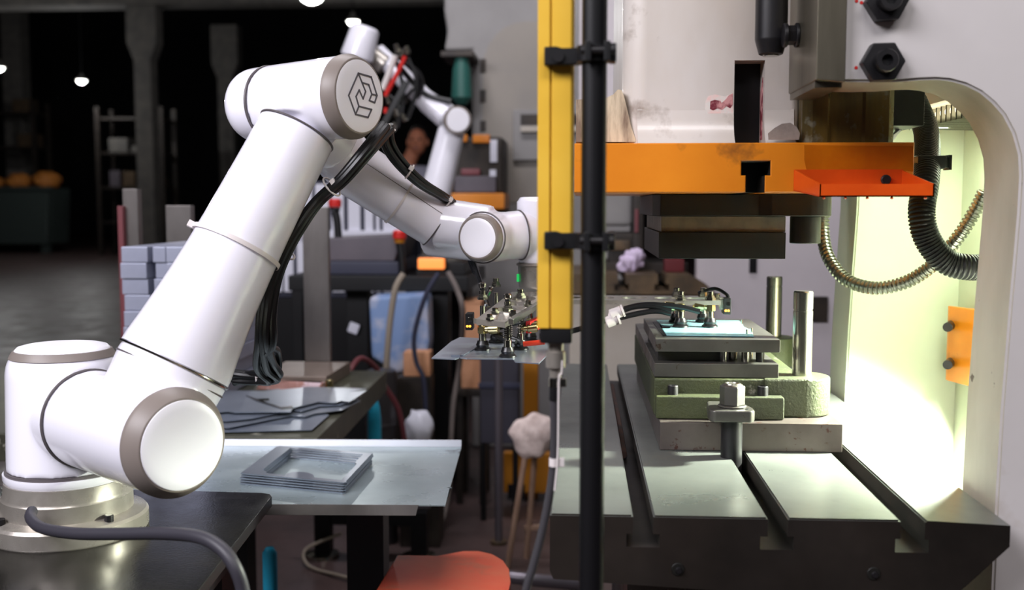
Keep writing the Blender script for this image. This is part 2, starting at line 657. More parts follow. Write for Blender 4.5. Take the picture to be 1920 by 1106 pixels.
ZB0 = P(1500, 1096, Y=1.15).z
slots = [(bx(1187), bx(1225), bx(1175), bx(1237)), (bx(1440), bx(1478), bx(1426), bx(1489)),
         (bx(1689), bx(1735), bx(1680), bx(1743))]
zn = P(1200, 1001, Y=1.15).z
zt = P(1200, 1026, Y=1.15).z
loop = [(XL, Zb)]
for a, b, c, d in slots:
    loop += [(a, Zb), (a, zn), (c, zn), (c, zt), (d, zt), (d, zn), (b, zn), (b, Zb)]
loop += [(XR, Zb - 0.004), (XR, P(1893, 1025, Y=1.15).z), (P(1800, 1106, Y=1.15).x, P(1800, 1106, Y=1.15).z - 0.002),
         (bx(1760), ZB0 - 0.02), (XL + 0.004, ZB0), (XL, ZB0 + 0.01)]
bm = new()
prism(bm, [(x, bed0, z) for x, z in loop], (0, bed1 - bed0, 0))
bmesh.ops.bevel(bm, geom=[e for e in bm.edges if abs(e.verts[0].co.y - bed0) < 1e-5 and abs(e.verts[1].co.y - bed0) < 1e-5
                          and abs(e.verts[0].co.z - Zb) < 1e-5 and abs(e.verts[1].co.z - Zb) < 1e-5] +
                [e for e in bm.edges if abs(e.verts[0].co.z - Zb) < 1e-5 and abs(e.verts[1].co.z - Zb) < 1e-5 and
                 abs(e.verts[0].co.x - e.verts[1].co.x) < 1e-5 and abs(e.verts[0].co.y - e.verts[1].co.y) > 0.5],
                offset=0.0018, segments=2, affect='EDGES')
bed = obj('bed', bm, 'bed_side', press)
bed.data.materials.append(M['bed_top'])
bed.data.materials.append(M['slot_grime_shade'])
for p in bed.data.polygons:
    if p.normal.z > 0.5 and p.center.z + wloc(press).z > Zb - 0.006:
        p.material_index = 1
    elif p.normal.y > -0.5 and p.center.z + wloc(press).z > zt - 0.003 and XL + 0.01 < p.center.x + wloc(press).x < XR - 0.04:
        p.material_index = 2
# rust deposit in first slot and bolt holes in the front face
bm = new()
tube(bm, [(slots[0][0] + 0.006, y, zn - 0.004 + 0.003 * math.sin(y * 31)) for y in (1.55, 1.7, 1.85, 2.0, 2.15)], 0.006, 6, 6)
obj('rust_scale', bm, 'rust', bed)
for px, py in ((1271, 1067), (1638, 1075)):
    c = P(px, py, Y=1.15)
    bm = new()
    lathe(bm, c + Vector((0, 0.004, 0)), (0, -1, 0), [(0, 0.0072), (0.0048, 0.0072), (0.0055, 0.0066)], 20)
    s = obj('bolt_socket', bm, 'die_dark', bed)
    bm = new()
    cyl(bm, c + Vector((0.001, -0.001, -0.001)), c + Vector((0.001, -0.0035, -0.001)), 0.0042, 0.003, 14)
    obj('bolt_tip', bm, 'black_oxide', bed)
# pedestal under the bed
B('pedestal', 'bed_side', press, XL + 0.10, XR - 0.04, 1.45, 2.1, 0, ZB0 - 0.001)

# ---- C frame side plates
fp = [(1881, 1106), (1868, 940), (1878, 770), (1888, 646), (1894, 570), (1903, 470), (1909, 400), (1913, 330), (1911, 290),
      (1900, 250), (1882, 216), (1862, 193), (1838, 173), (1810, 159), (1780, 151), (1755, 149), (1725, 150), (1690, 153),
      (1640, 154), (1577, 153)]
YF0, YF1 = 1.22, 1.325
front = [P(px, py, Y=YF0) for px, py in fp]
xf = P(1577, 153, Y=YF0).x


def frame_plate(y0, y1, dx=0.0):
    lp = [(p.x + dx, y0, p.z) for p in front]
    lp = [(lp[0][0] - 0.012, y0, 0.0), (lp[0][0] - 0.012, y0, lp[0][2])] + lp[1:]
    lp += [(xf + dx, y0, 1.95), (1.05 + dx, y0, 1.95), (1.05 + dx, y0, 0)]
    bm = new()
    prism(bm, lp, (0, y1 - y0, 0))
    bmesh.ops.bevel(bm, geom=[e for e in bm.edges if abs(e.verts[0].co.y - y0) < 1e-5 and abs(e.verts[1].co.y - y0) < 1e-5],
                    offset=0.003, segments=2, affect='EDGES')
    return bm


fr = obj('frame_plate', frame_plate(YF0, YF1), 'press_grey', press, ang=25)
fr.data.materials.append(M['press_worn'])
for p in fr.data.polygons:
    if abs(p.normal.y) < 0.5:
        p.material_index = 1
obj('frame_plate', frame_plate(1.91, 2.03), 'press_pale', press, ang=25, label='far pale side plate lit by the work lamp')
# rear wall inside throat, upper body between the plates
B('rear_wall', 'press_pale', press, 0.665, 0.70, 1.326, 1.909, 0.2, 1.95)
B('upper_body', 'press_grey', press, P(1700, 150, Y=1.33).x + 0.0, 0.664, 1.326, 1.905, 1.40, 1.95)
# gib: bright steel block in front of plate
gx0, gx1 = P(1531, 100, Y=1.2).x, xf
bm = new()
prism(bm, [(gx0, 1.2, P(1530, 149, Y=1.2).z), (gx1 + 0.0, 1.2, P(1577, 154, Y=1.2).z), (gx1 - 0.0, 1.2, 1.95), (gx0, 1.2, 1.95)],
      (0, 0.155, 0), 0.0015)
obj('gib_block', bm, 'gib_steel', press)
B('gib_step', 'gib_steel', press, gx0 + 0.002, gx1 - 0.0005, 1.214, 1.354, P(1530, 162, Y=1.2).z, P(1530, 148, Y=1.2).z)

# hex adjusting bolts
for px, py, rot in ((1657, 6, 0.05), (1650, 119, 0.02)):
    c = P(px, py, Y=YF0)
    bm = new()
    h = []
    r = 0.0235
    for k in range(6):
        a = PI / 3 * k + rot
        h.append((c.x + r * math.cos(a), YF0 - 0.0004, c.z + r * math.sin(a)))
    prism(bm, h, (0, -0.016, 0), 0.0014)
    nut = obj('adjusting_nut', bm, 'black_oxide', press)
    bm = new()
    q = c + Vector((0.0, -0.0165, 0.0))
    lathe(bm, q, (0, -1, 0), [(0, 0.0125), (0.012, 0.0125), (0.0135, 0.0115), (0.0135, 0.0062), (0.007, 0.006)], 28, cap=False)
    hb = []
    obj('bolt_end', bm, 'black_oxide', nut)
    bm = new()
    cyl(bm, q + Vector((0, -0.0065, 0)), q + Vector((0, -0.0075, 0)), 0.0066, seg=6)
    obj('hex_socket', bm, 'black_paint', nut)
for px, py in ((1605, 127), (1615, 5), (1606, 2)):
    c = P(px, py, Y=YF0)
    C('paint_dot', 'red', press, c + Vector((0, -0.0001, 0)), c + Vector((0, -0.0006, 0)), 0.0019, seg=10)
# flanged bolt on the gib's left face
c = P(1497, 66, X=gx0)
bm = new()
cyl(bm, c, c + Vector((-0.004, 0, 0)), 0.0145, seg=24, bev=0.001)
cyl(bm, c + Vector((-0.004, 0, 0)), c + Vector((-0.013, 0, 0)), 0.0115, seg=6)
cyl(bm, c + Vector((-0.013, 0, 0)), c + Vector((-0.018, 0, 0)), 0.0142, seg=24, bev=0.001)
obj('gib_bolt', bm, 'black_oxide', press)

# ---- ram
YO = 1.36                                        # orange plate front
oz0, oz1 = P(1300, 361, Y=YO).z, P(1300, 268, Y=YO).z
ox0, ox1 = P(1077, 300, Y=YO).x, P(1714, 300, Y=YO).x
t0, t1, n0, n1 = P(1390, 310, Y=YO).x, P(1445, 310, Y=YO).x, P(1398, 350, Y=YO).x, P(1434, 350, Y=YO).x
tz0, tz1 = P(1400, 329, Y=YO).z, P(1400, 302, Y=YO).z
bm = new()
prism(bm, [(ox0, YO, oz0), (n0, YO, oz0), (n0, YO, tz0), (t0, YO, tz0), (t0, YO, tz1), (t1, YO, tz1), (t1, YO, tz0),
           (n1, YO, tz0), (n1, YO, oz0), (ox1, YO, oz0), (ox1, YO, oz1), (ox0, YO, oz1)], (0, 0.50, 0))
bmesh.ops.bevel(bm, geom=[e for e in bm.edges if abs(e.verts[0].co.y - YO) < 1e-5 and abs(e.verts[1].co.y - YO) < 1e-5],
                offset=0.0012, segments=1, affect='EDGES')
ramp = obj('ram_plate', bm, 'orange', press)
ramp.data.materials.append(M['slot_grime_shade'])
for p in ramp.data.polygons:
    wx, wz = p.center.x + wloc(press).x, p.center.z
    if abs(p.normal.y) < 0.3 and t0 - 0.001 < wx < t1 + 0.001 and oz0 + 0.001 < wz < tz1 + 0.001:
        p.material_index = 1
B('slot_shade', 'black_paint', ramp, t0 - 0.005, t1 + 0.005, YO + 0.06, YO + 0.4, oz0 + 0.001, tz1 + 0.002,  # black block painted in for the darkness of the through slot
  label='black filler block for oily shade inside the T-slot')
YR = 1.40
rx0, rx1 = P(1168, 100, Y=YR).x, P(1503, 100, Y=YR).x
px0, px1, pz = P(1376, 200, Y=YR).x, P(1433, 200, Y=YR).x, P(1400, 113, Y=YR).z
ZT = 1.95
RY1 = 1.80


def arc(cx, cy, r, a0, a1, n=8):
    return [(cx + r * math.cos(a0 + (a1 - a0) * k / n), cy + r * math.sin(a0 + (a1 - a0) * k / n)) for k in range(n + 1)]


bm = new()
R1 = 0.032
lp = [(px0, YR)] + [(px0, RY1)] + [(rx0, RY1)] + arc(rx0 + R1, YR + R1, R1, PI, 1.5 * PI)
prism(bm, [(x, y, oz1) for x, y in lp], (0, 0, ZT - oz1))
lp = [(px1, RY1), (px1, YR)] + arc(rx1 - 0.012, YR + 0.012, 0.012, 1.5 * PI, 2 * PI, 5) + [(rx1, RY1)]
prism(bm, [(x, y, oz1) for x, y in lp], (0, 0, ZT - oz1))
box(bm, px0, px1, YR, RY1, pz, ZT)
box(bm, px0, px1, YR + 0.12, RY1, oz1, pz)
# cast foot: a fillet sweeping out to the plate
fil = []
for k in range(7):
    a = k / 6 * PI / 2
    fil.append((0.024 * (1 - math.sin(a)), 0.044 * (1 - math.cos(a))))
for (xa, xb) in ((rx0 + R1 * 0.6, px0), (px1, rx1 - 0.008)):
    prism(bm, [(xa, YR + 0.001, oz1)] + [(xa, YR - f[0], oz1 + f[1]) for f in fil] + [(xa, YR + 0.001, oz1 + 0.046)], (xb - xa, 0, 0))
ram = obj('ram', bm, 'ram_paint', press, ang=40)
bm = new()                                         # worn web that flares left of the ram
q = [P(1140, 266, Y=1.403), P(1194, 266, Y=1.403), P(1184, 240, Y=1.403), P(1176, 205, Y=1.403), P(1170, 180, Y=1.403), P(1166, 170, Y=1.403), P(1162, 168, Y=1.403),
     P(1158, 168, Y=1.403), P(1150, 177, Y=1.403), P(1138, 183, Y=1.403), P(1080, 187, Y=1.403), P(1080, 266, Y=1.403)]
for v in q:
    v.z = max(v.z, oz1)
prism(bm, q, (0, 0.32, 0))
obj('worn_web', bm, 'ram_worn', press, label='worn tan web at the foot of the ram')
bm = new()                                         # oil streak strips in the pocket and red primer patch
a = [P(1432, 146, Y=YR + 0.02), P(1434, 262, Y=YR + 0.02)]
prism(bm, [(px1 - 0.0008, YR + 0.010, a[1].z), (px1 - 0.0008, YR + 0.025, a[1].z), (px1 - 0.0008, YR + 0.030, a[0].z - 0.02),
           (px1 - 0.0008, YR + 0.012, a[0].z)], (0.0006, 0, 0))
obj('oil_streak', bm, 'oil_red', ram)
bm = new()
poly = [(1323, 190), (1328, 180), (1340, 177), (1360, 181), (1374, 174), (1374, 224), (1366, 219), (1352, 225), (1338, 219), (1328, 216), (1322, 204)]
prism(bm, [P(px, py, Y=YR - 0.0003) for px, py in poly], (0, 0.0003, 0))
obj('primer_patch', bm, 'oil_pink', ram, label='chipped pink primer patch')
bm = new()
poly = [(1332, 190), (1340, 187), (1351, 189), (1353, 193), (1361, 186), (1367, 178), (1374, 175), (1374, 196), (1369, 203), (1362, 199), (1354, 206), (1345, 203), (1337, 207), (1331, 204)]
prism(bm, [P(px, py, Y=YR - 0.0006) for px, py in poly], (0, 0.0003, 0))
obj('primer_patch', bm, 'oil_red', ram, label='dark red chipped patch')
bm = new()
poly = [(1441, 262), (1440, 250), (1452, 240), (1466, 232), (1482, 230), (1494, 238), (1500, 250), (1498, 262)]
prism(bm, [P(px, py, Y=YR - 0.0283) if py > 262.5 else P(px, py, Y=YR - 0.0265) for px, py in poly], (0, 0.0006, 0))
obj('grease_mark', bm, 'grease', ram)
bm = new()
prism(bm, [P(px, py, Y=YO - 0.0001) for px, py in [(1508, 272), (1712, 274), (1712, 322), (1692, 320), (1640, 318), (1560, 319), (1512, 318), (1508, 300)]], (0, -0.0005, 0))
obj('oil_film', bm, 'oil_film', ramp)
B('pocket_shade', 'black_paint', ram, px0 + 0.0005, px1 - 0.0002, YR + 0.035, YR + 0.119, oz1 + 0.0005, pz - 0.0005,  # black block supplies the shade of the deep pocket
  label='black filler for the shade in the ram pocket')
# guide rail
gz1 = P(1600, 158, Y=1.37).z
g0, g1 = P(1508, 200, Y=1.37).x, P(1681, 200, Y=1.37).x
bm = new()
s = 0.011
prism(bm, [(g0, 1.372 + s, oz1), (g0 + s, 1.372, oz1), (g0 + 0.03, 1.372, oz1), (g0 + 0.033, 1.376, oz1),
           (g1 - 0.040, 1.376, oz1), (g1 - 0.037, 1.372, oz1), (g1 - 0.008, 1.372, oz1), (g1, 1.38, oz1), (g1, 1.60, oz1), (g0, 1.60, oz1)], (0, 0, gz1 - oz1 + 0.05), 0.0006, 1)
obj('guide_rail', bm, 'oily_steel', press, label='oily brown guide rail above the orange plate')
bm = new()
box(bm, g1 + 0.001, P(1735, 180, Y=1.42).x, 1.42, 1.8, P(1700, 236, Y=1.42).z, gz1 + 0.04, bev=0.002)
obj('rail_backing', bm, 'black_paint', press)
# orange drip tray on the plate front
YT = 1.3
tx0, tx1 = P(1537, 350, Y=YT).x, P(1752, 350, Y=YT).x
bx0, bx1 = P(1488, 330, Y=YO).x, P(1692, 330, Y=YO).x
zl0, zl1 = P(1600, 369, Y=YT).z, P(1600, 345, Y=YT).z
zk = P(1488, 318, Y=YO).z
bm = new()
th = 0.0016
zf = zl0
# floor, front lip, two side walls
prism(bm, [(bx0, YO - 0.001, oz0 + 0.002), (bx1, YO - 0.001, oz0 + 0.002), (tx1, YT, zf), (tx0, YT, zf)], (0, 0, th))
prism(bm, [(tx0, YT, zf), (tx1, YT, zf), (tx1, YT, zl1), (tx0, YT, zl1)], (0, th, 0))
prism(bm, [(bx0, YO - 0.001, oz0 + 0.002), (tx0, YT, zf), (tx0, YT, zl1), (bx0, YO - 0.001, zk)], (th, 0, 0))
prism(bm, [(bx1, YO - 0.001, oz0 + 0.002), (tx1, YT, zf), (tx1, YT, zl1), (bx1, YO - 0.001, zk - 0.001)], (-th, 0, 0))
prism(bm, [(bx0, YO - 0.0022, oz0 + 0.002), (bx1, YO - 0.0022, oz0 + 0.002), (bx1, YO - 0.0022, zk), (bx0, YO - 0.0022, zk)], (0, 0.002, 0))
tray = obj('drip_tray', bm, 'orange_tray', press, label='bright red-orange oil drip tray')
c = P(1660, 337, Y=YO - 0.003)
C('tray_screw', 'black_oxide', tray, c, c + Vector((0, -0.005, 0)), 0.0062, seg=16, bev=0.001)
for k, px in enumerate((1545, 1585, 1626, 1672, 1735)):
    bm = new()
    c = P(px, 370, Y=YT + 0.004)
    lathe(bm, Vector((c.x, c.y, zl0 - 0.003)), VZ, [(0, 0.0006), (0.001, 0.0022), (0.0033, 0.0012)], 10)
    obj('oil_drop', bm, 'orange_tray', tray)
# black knock-out cylinder in front of the ram
c = P(1446, 60, Y=1.33)
bm = new()
r = 29 / FPX * 1.33
zc0, zc1 = P(1446, 103, Y=1.33).z, P(1446, 78, Y=1.33).z
lathe(bm, (c.x, 1.33, zc0), VZ, [(0, r * 0.66), (0.001, r * 0.75), (zc1 - zc0, r * 0.97), (zc1 - zc0 + 0.003, r), (0.7, r)], 32)
ko = obj('knockout_cylinder', bm, 'black_oxide', press)
C('cylinder_tip', 'chrome', ko, (c.x, 1.33, zc0 - 0.0015), (c.x, 1.33, zc0), r * 0.5, seg=20)
# hoses: black corrugated pair, metal corrugated one
bm = new()
ribbed(bm, [P(1715, 190, Y=1.62), P(1735, 240, Y=1.58), P(1739, 290, Y=1.52), P(1736, 340, Y=1.47), P(1728, 400, Y=1.45),
            P(1740, 450, Y=1.45), P(1774, 490, Y=1.45), P(1815, 501, Y=1.45), P(1862, 499, Y=1.47), P(1900, 490, Y=1.49)], 0.0175, 0.0046, 0.0018, 18)
hz = obj('corrugated_hose', bm, 'black_plastic', press, ang=60, label='black corrugated hose')
bm = new()
c = P(1740, 305, Y=1.50)
box(bm, c.x - 0.019, c.x + 0.019, 1.482, 1.518, c.z - 0.009, c.z + 0.009, bev=0.002)
d = P(1768, 306, Y=1.50)
box(bm, c.x + 0.018, d.x + 0.006, 1.49, 1.51, c.z - 0.007, c.z + 0.007, bev=0.001)
box(bm, d.x + 0.0045, d.x + 0.008, 1.488, 1.512, c.z - 0.010, c.z + 0.010)
obj('hose_clip', bm, 'black_plastic', hz)
bm = new()
ribbed(bm, [P(1546, 388, Y=1.80), P(1543, 430, Y=1.80), P(1552, 480, Y=1.78), P(1585, 523, Y=1.75), P(1640, 540, Y=1.72),
            P(1700, 528, Y=1.70), P(1752, 494, Y=1.68), P(1796, 445, Y=1.66), P(1830, 392, Y=1.65), P(1850, 350, Y=1.64)], 0.0107, 0.0068, 0.0026, 16)
obj('corrugated_hose', bm, 'hose_metal', press, ang=60, label='metal corrugated hose sagging behind the ram')
# wires beside the rail
bm = new()
for k in range(3):
    tube(bm, [P(1712 - 4 * k, 170, Y=1.6), P(1706 - 5 * k, 215, Y=1.56), P(1690 - 4 * k, 240 + 3 * k, Y=1.5), P(1672, 256 + 3 * k, Y=1.47)], 0.0028, 6, 6)
obj('wires', bm, 'white_panel', press)
# orange bracket on the rear wall
bm = new()
o0, o1 = P(1772, 600, Y=1.88).x, 0.664
zb0, zb1 = P(1790, 728, Y=1.78).z, P(1790, 582, Y=1.78).z
prism(bm, [(o0, 1.86, zb0), (o0, 1.868, zb0), (o1, 1.80, zb0), (o1, 1.70, zb0), (o1 - 0.008, 1.70, zb0), (o1 - 0.012, 1.79, zb0)], (0, 0, zb1 - zb0), 0.001, 1)
br = obj('orange_bracket', bm, 'orange', press, label='orange angle bracket bolted in the throat')
for py in (612, 682):
    c = P(1779, py, Y=1.835)
    C('bracket_bolt', 'black_oxide', br, c + Vector((0.01, 0.02, 0)), c + Vector((-0.006, -0.012, 0)), 0.008, seg=14)
# work lamp in the throat
lx0, lx1, ly0, ly1 = P(1747, 215, Y=1.78).x - 0.04, 0.655, 1.50, 1.80
lz = P(1775, 208, Y=1.78).z
lamp = B('work_lamp', 'press_grey', press, lx0, lx1, ly0, ly1, lz, 1.40)
for k in range(3):
    x = lx0 + 0.02 + (lx1 - lx0 - 0.04) * k / 2
    C('lamp_tube', 'tube_on', lamp, (x, ly0 + 0.01, lz - 0.014), (x, ly1 - 0.01, lz - 0.014), 0.009, seg=14)
for k in range(14):
    y = ly0 + 0.01 + (ly1 - ly0 - 0.02) * k / 13
    bm = new()
    obox(bm, frame(((lx0 + lx1) / 2, y, lz - 0.018), (1, 0.12, 0)), (lx1 - lx0) / 2 - 0.006, 0.002, 0.012)
    obj('louvre', bm, 'hose_metal', lamp)
a = area('work_light', ((lx0 + lx1) / 2 - 0.005, 1.64, lz - 0.04), (0.55, 1.70, 0.75), 0.10, 0.26, 2.6, (0.86, 1.0, 0.72))
# swivel spot lamp clamped behind the near side plate, aimed at the die
sp = Vector((0.62, 1.53, 1.15))
tgt = Vector((0.46, 1.52, 0.80))
bm = new()
sd = (tgt - sp).normalized()
lathe(bm, sp - sd * 0.075, sd, [(0, 0.012), (0.01, 0.020), (0.05, 0.026), (0.07, 0.034), (0.07, 0.031), (0.045, 0.022)], 24, cap=False)
sl_ = obj('spot_lamp', bm, 'black_plastic', press)
C('lamp_stem', 'black_plastic', sl_, sp - sd * 0.07, (0.664, 1.54, 1.19), 0.006, seg=10)
l = bpy.data.lights.new('spot_light', 'SPOT')
l.energy = 185
l.color = (0.93, 1.0, 0.84)
l.spot_size = math.radians(118)
l.spot_blend = 0.4
l.shadow_soft_size = 0.02
o = bpy.data.objects.new('spot_light', l)
COL.objects.link(o)
o.location = sp + sd * 0.0
o.rotation_euler = sd.to_track_quat('-Z', 'Y').to_euler()

# ================================================================== UPPER DIE (hangs on the ram plate)
YU = 1.5
udie = thing('upper_die', 'dark upper die block hanging under the orange ram plate', 'die', (P(1350, 485, Y=YU).x, 1.66, P(1350, 485, Y=YU).z))


def px_box(name, m, par, l, r, top, bot, y0, y1, bev=0.0015, z0=None, z1=None, label=None):
    a, b = P(l, (top + bot) / 2, Y=y0).x, P(r, (top + bot) / 2, Y=y0).x
    mx = (l + r) / 2
    zz1 = P(mx, top, Y=y0).z if z1 is None else z1
    zz0 = P(mx, bot, Y=y0).z if z0 is None else z0
    return B(name, m, par, a, b, y0, y1, zz0, zz1, bev=bev, label=label)


bm = new()
ux0, ux1 = P(1225, 380, Y=YU).x, P(1562, 380, Y=YU).x
zz0, zz1 = P(1400, 405, Y=YU).z, oz0 - 0.0005
rr = 0.034
ub = [(ux0, YU + 0.02), (ux0 + 0.01, YU)] + [(ux1 - 0.10, YU), (ux1 - 0.085, YU - 0.012)] + arc(ux1 - rr, YU + 0.012, rr, 1.5 * PI, 2.5 * PI, 12) + [(ux1 - 0.07, YU + 0.055), (ux1 - 0.07, YU + 0.33), (ux0, YU + 0.33)]
prism(bm, [(x, y, zz0) for x, y in ub], (0, 0, zz1 - zz0), 0.001, 1)
obj('upper_shoe', bm, 'die_dark', udie)
z2, z3 = P(1350, 435, Y=YU).z, P(1350, 485, Y=YU).z
B('punch_holder', 'die_grey', udie, P(1240, 420, Y=YU).x, P(1474, 420, Y=YU).x, YU + 0.003, YU + 0.32, z2, zz0 - 0.0003, bev=0.001)
B('punch_plate', 'die_dark', udie, P(1235, 460, Y=YU).x, P(1473, 460, Y=YU).x, YU - 0.001, YU + 0.33, z3, z2 - 0.0003, bev=0.001)
c = P(1510, 420, Y=YU + 0.012)
zc = P(1510, 457, Y=YU - 0.01).z
C('guide_bushing', 'die_dark', udie, (c.x, YU + 0.012, zc), (c.x, YU + 0.012, zz0 - 0.0003), 28 / FPX * 1.5, seg=32, bev=0.001)
c = P(1478, 420, Y=1.84)
# ================================================================== LOWER DIE on the bed
YD = 1.465
ldie = thing('lower_die', 'green cast lower die with steel plates bolted on the press bed', 'die', (P(1400, 840, Y=YD).x, 1.75, Zb))
xa, xb = P(1237, 820, Y=YD).x, P(1580, 820, Y=YD).x
zp = P(1237, 791, Y=YD).z
B('base_plate', 'die_rust', ldie, xa, xb, YD, 2.06, Zb + 0.0003, zp, bev=0.0015)
# green casting: flange + body + lobes
z_f = P(1231, 743, Y=1.485).z
z_b = P(1224, 709, Y=1.51).z
bm = new()
c0, c1 = P(1230, 760, Y=1.485).x, P(1471, 760, Y=1.485).x
box(bm, c0, c1, 1.485, 1.53, zp + 0.0003, z_f, bev=0.0025)
box(bm, P(1226, 730, Y=1.51).x, c1 + 0.035, 1.51, 2.04, zp + 0.0003, z_b, bev=0.003)
p1 = P(1503, 706, Y=1.545)
p2 = P(1449, 680, Y=2.0)
for (pp, yy) in ((p1, 1.545), (p2, 2.0)):
    lx = pp.x
    l = [(lx - 0.06, yy - 0.04), (lx - 0.0, yy - 0.04)] + arc(lx, yy, 0.04, -PI / 2, PI / 2, 14) + [(lx - 0.06, yy + 0.04)]
    prism(bm, [(x, y, zp + 0.0003) for x, y in l], (0, 0, z_b - zp + 0.001), 0.004)
obj('die_casting', bm, 'casting_green', ldie, ang=40)
for (pp, yy, top, rr) in ((p1, 1.545, 545, 0.0138), (p2, 2.0, 518, 0.0142)):
    zt_ = P(1500, top, Y=yy).z
    bm = new()
    lathe(bm, (pp.x, yy, z_b + 0.001), VZ, [(0, rr), (0.093, rr), (0.0935, rr - 0.0008), (0.0955, rr - 0.0008), (0.096, rr),
                                           (zt_ - z_b - 0.003, rr), (zt_ - z_b - 0.001, rr - 0.0015)], 32)
    obj('guide_post', bm, 'post_steel', ldie)
for px, py in ((1262, 731), (1431, 734)):
    c = P(px, py, Y=1.5)
    bm = new()
    lathe(bm, (c.x, 1.503, z_f), VZ, [(0, 0.0075), (0.012, 0.0075), (0.013, 0.0068), (0.013, 0.0042), (0.008, 0.004)], 18, cap=False)
    obj('cap_screw', bm, 'black_oxide', ldie)
# plates above
za0, za1 = z_b + 0.0012, P(1340, 682, Y=1.515).z
B('lower_plate', 'die_steel', ldie, P(1227, 695, Y=1.515).x, P(1460, 695, Y=1.515).x, 1.515, 2.03, za0, za1, bev=0.001)
zc0_ = P(1340, 660, Y=1.515).z
zc1_ = P(1340, 636, Y=1.515).z
t_x0, t_x1 = P(1229, 648, Y=1.515).x, P(1463, 648, Y=1.515).x
ytb = P(1300, 597, Z=zc1_).y
B('stripper_plate', 'die_steel', ldie, t_x0, t_x1, 1.515, ytb, zc0_, zc1_, bev=0.001)
B('die_core', 'die_dark', ldie, t_x0 + 0.006, t_x0 + 0.095, 1.545, ytb - 0.02, za1, zc0_)
for k, px in enumerate((1358, 1374, 1398, 1407, 1425)):
    c = P(px, 670, Y=1.54 + 0.02 * (k % 2))
    C('spring_pin', 'black_oxide' if k == 4 else 'post_steel', ldie, (c.x, c.y, za1), (c.x, c.y, zc0_), 0.0035 if k in (0, 3) else 0.006, seg=14)
# pocket with nest in stripper plate (dark recess left) and pins
bm = new()
for poly in ([(1224, 604), (1234, 603), (1253, 628), (1243, 630)], [(1236, 609), (1254, 609), (1259, 614), (1240, 615)]):
    prism(bm, [P(px, py, Z=zc1_ + 0.0004) for px, py in poly], (0, 0, 0.0004))
obj('die_slot', bm, 'black_paint', ldie)
for px, py in ((1391, 610), (1409, 626), (1400, 629)):
    c = P(px, py, Z=zc1_)
    C('locating_pin', 'chrome', ldie, (c.x, c.y, zc1_), (c.x, c.y, zc1_ + 0.009), 0.0016, seg=10)
# teal blank on the die
bm = new()
poly = [(1231, 601), (1385, 602), (1392, 608), (1394, 614), (1409, 620), (1413, 631), (1250, 629), (1242, 617), (1256, 617), (1258, 613), (1240, 610)]
prism(bm, [P(px, py, Z=zc1_ + 0.001) for px, py in poly], (0, 0, 0.0012))
tag(obj('film_covered_blank', bm, 'teal_film'), 'turquoise film-covered sheet blank lying on top of the lower die', 'sheet')
# clamp with nut
cl = P(1375, 770, Y=1.42)
clz0 = P(1375, 793, Y=1.405).z
clamp = thing('die_clamp', 'steel clamp with a large hex nut holding down the lower die', 'clamp', (cl.x, 1.425, zt))
bm = new()
a0, a1 = P(1331, 780, Y=1.405).x, P(1417, 780, Y=1.405).x
lpz = [(a0 + 0.006, 1.405), (a1 - 0.006, 1.405), (a1, 1.411), (a1, 1.43), (a1 - 0.01, 1.475), (a0 + 0.004, 1.475), (a0, 1.43), (a0, 1.411)]
prism(bm, [(x, y, clz0) for x, y in lpz], (0, 0, 0.0165), 0.003)
pl = obj('clamp_plate', bm, 'die_steel', clamp)
C('plate_hole', 'black_paint', pl, (a1 - 0.012, 1.418, clz0 + 0.0163), (a1 - 0.012, 1.418, clz0 + 0.0168), 0.0045, seg=16)
zw = clz0 + 0.0166
C('washer', 'die_steel', clamp, (cl.x, 1.432, zw), (cl.x, 1.432, zw + 0.003), 0.019, seg=32, bev=0.001)
bm = new()
cyl(bm, (cl.x, 1.432, zw + 0.003), (cl.x, 1.432, zw + 0.029), 0.0168, seg=6, bev=0.0012)
cyl(bm, (cl.x, 1.432, zw + 0.029), (cl.x, 1.432, zw + 0.031), 0.0145, 0.0125, seg=24)
obj('hex_nut', bm, 'die_steel', clamp)
bm = new()
torus(bm, (cl.x, 1.432, zw + 0.0305), VZ, 0.0095, 0.0022, 24, 8)
obj('nut_rim', bm, 'post_steel', clamp)
C('stud', 'black_oxide', clamp, (cl.x, 1.432, zt), (cl.x, 1.432, clz0), 20 / FPX * 1.43, seg=24)
# ================================================================== ROBOT TABLE
ZT0 = 0.75
tc = [P(515, 924, Z=ZT0), P(402, 909, Z=ZT0)]
tr = P(372, 1106, Z=ZT0)
d = (tr - tc[0]).normalized()
near = tc[0] + d * 0.72
back = Vector((-1.45, tc[0].y + 0.03, ZT0))
rtable = thing('robot_table', 'glossy black steel table carrying the big white robot', 'table', ((near.x + back.x) / 2, 1.3, 0))
q = [Vector((tc[0].x, tc[0].y, ZT0)), Vector((back.x, back.y, ZT0)), Vector((-1.45, near.y, ZT0)), Vector((near.x, near.y, ZT0))]
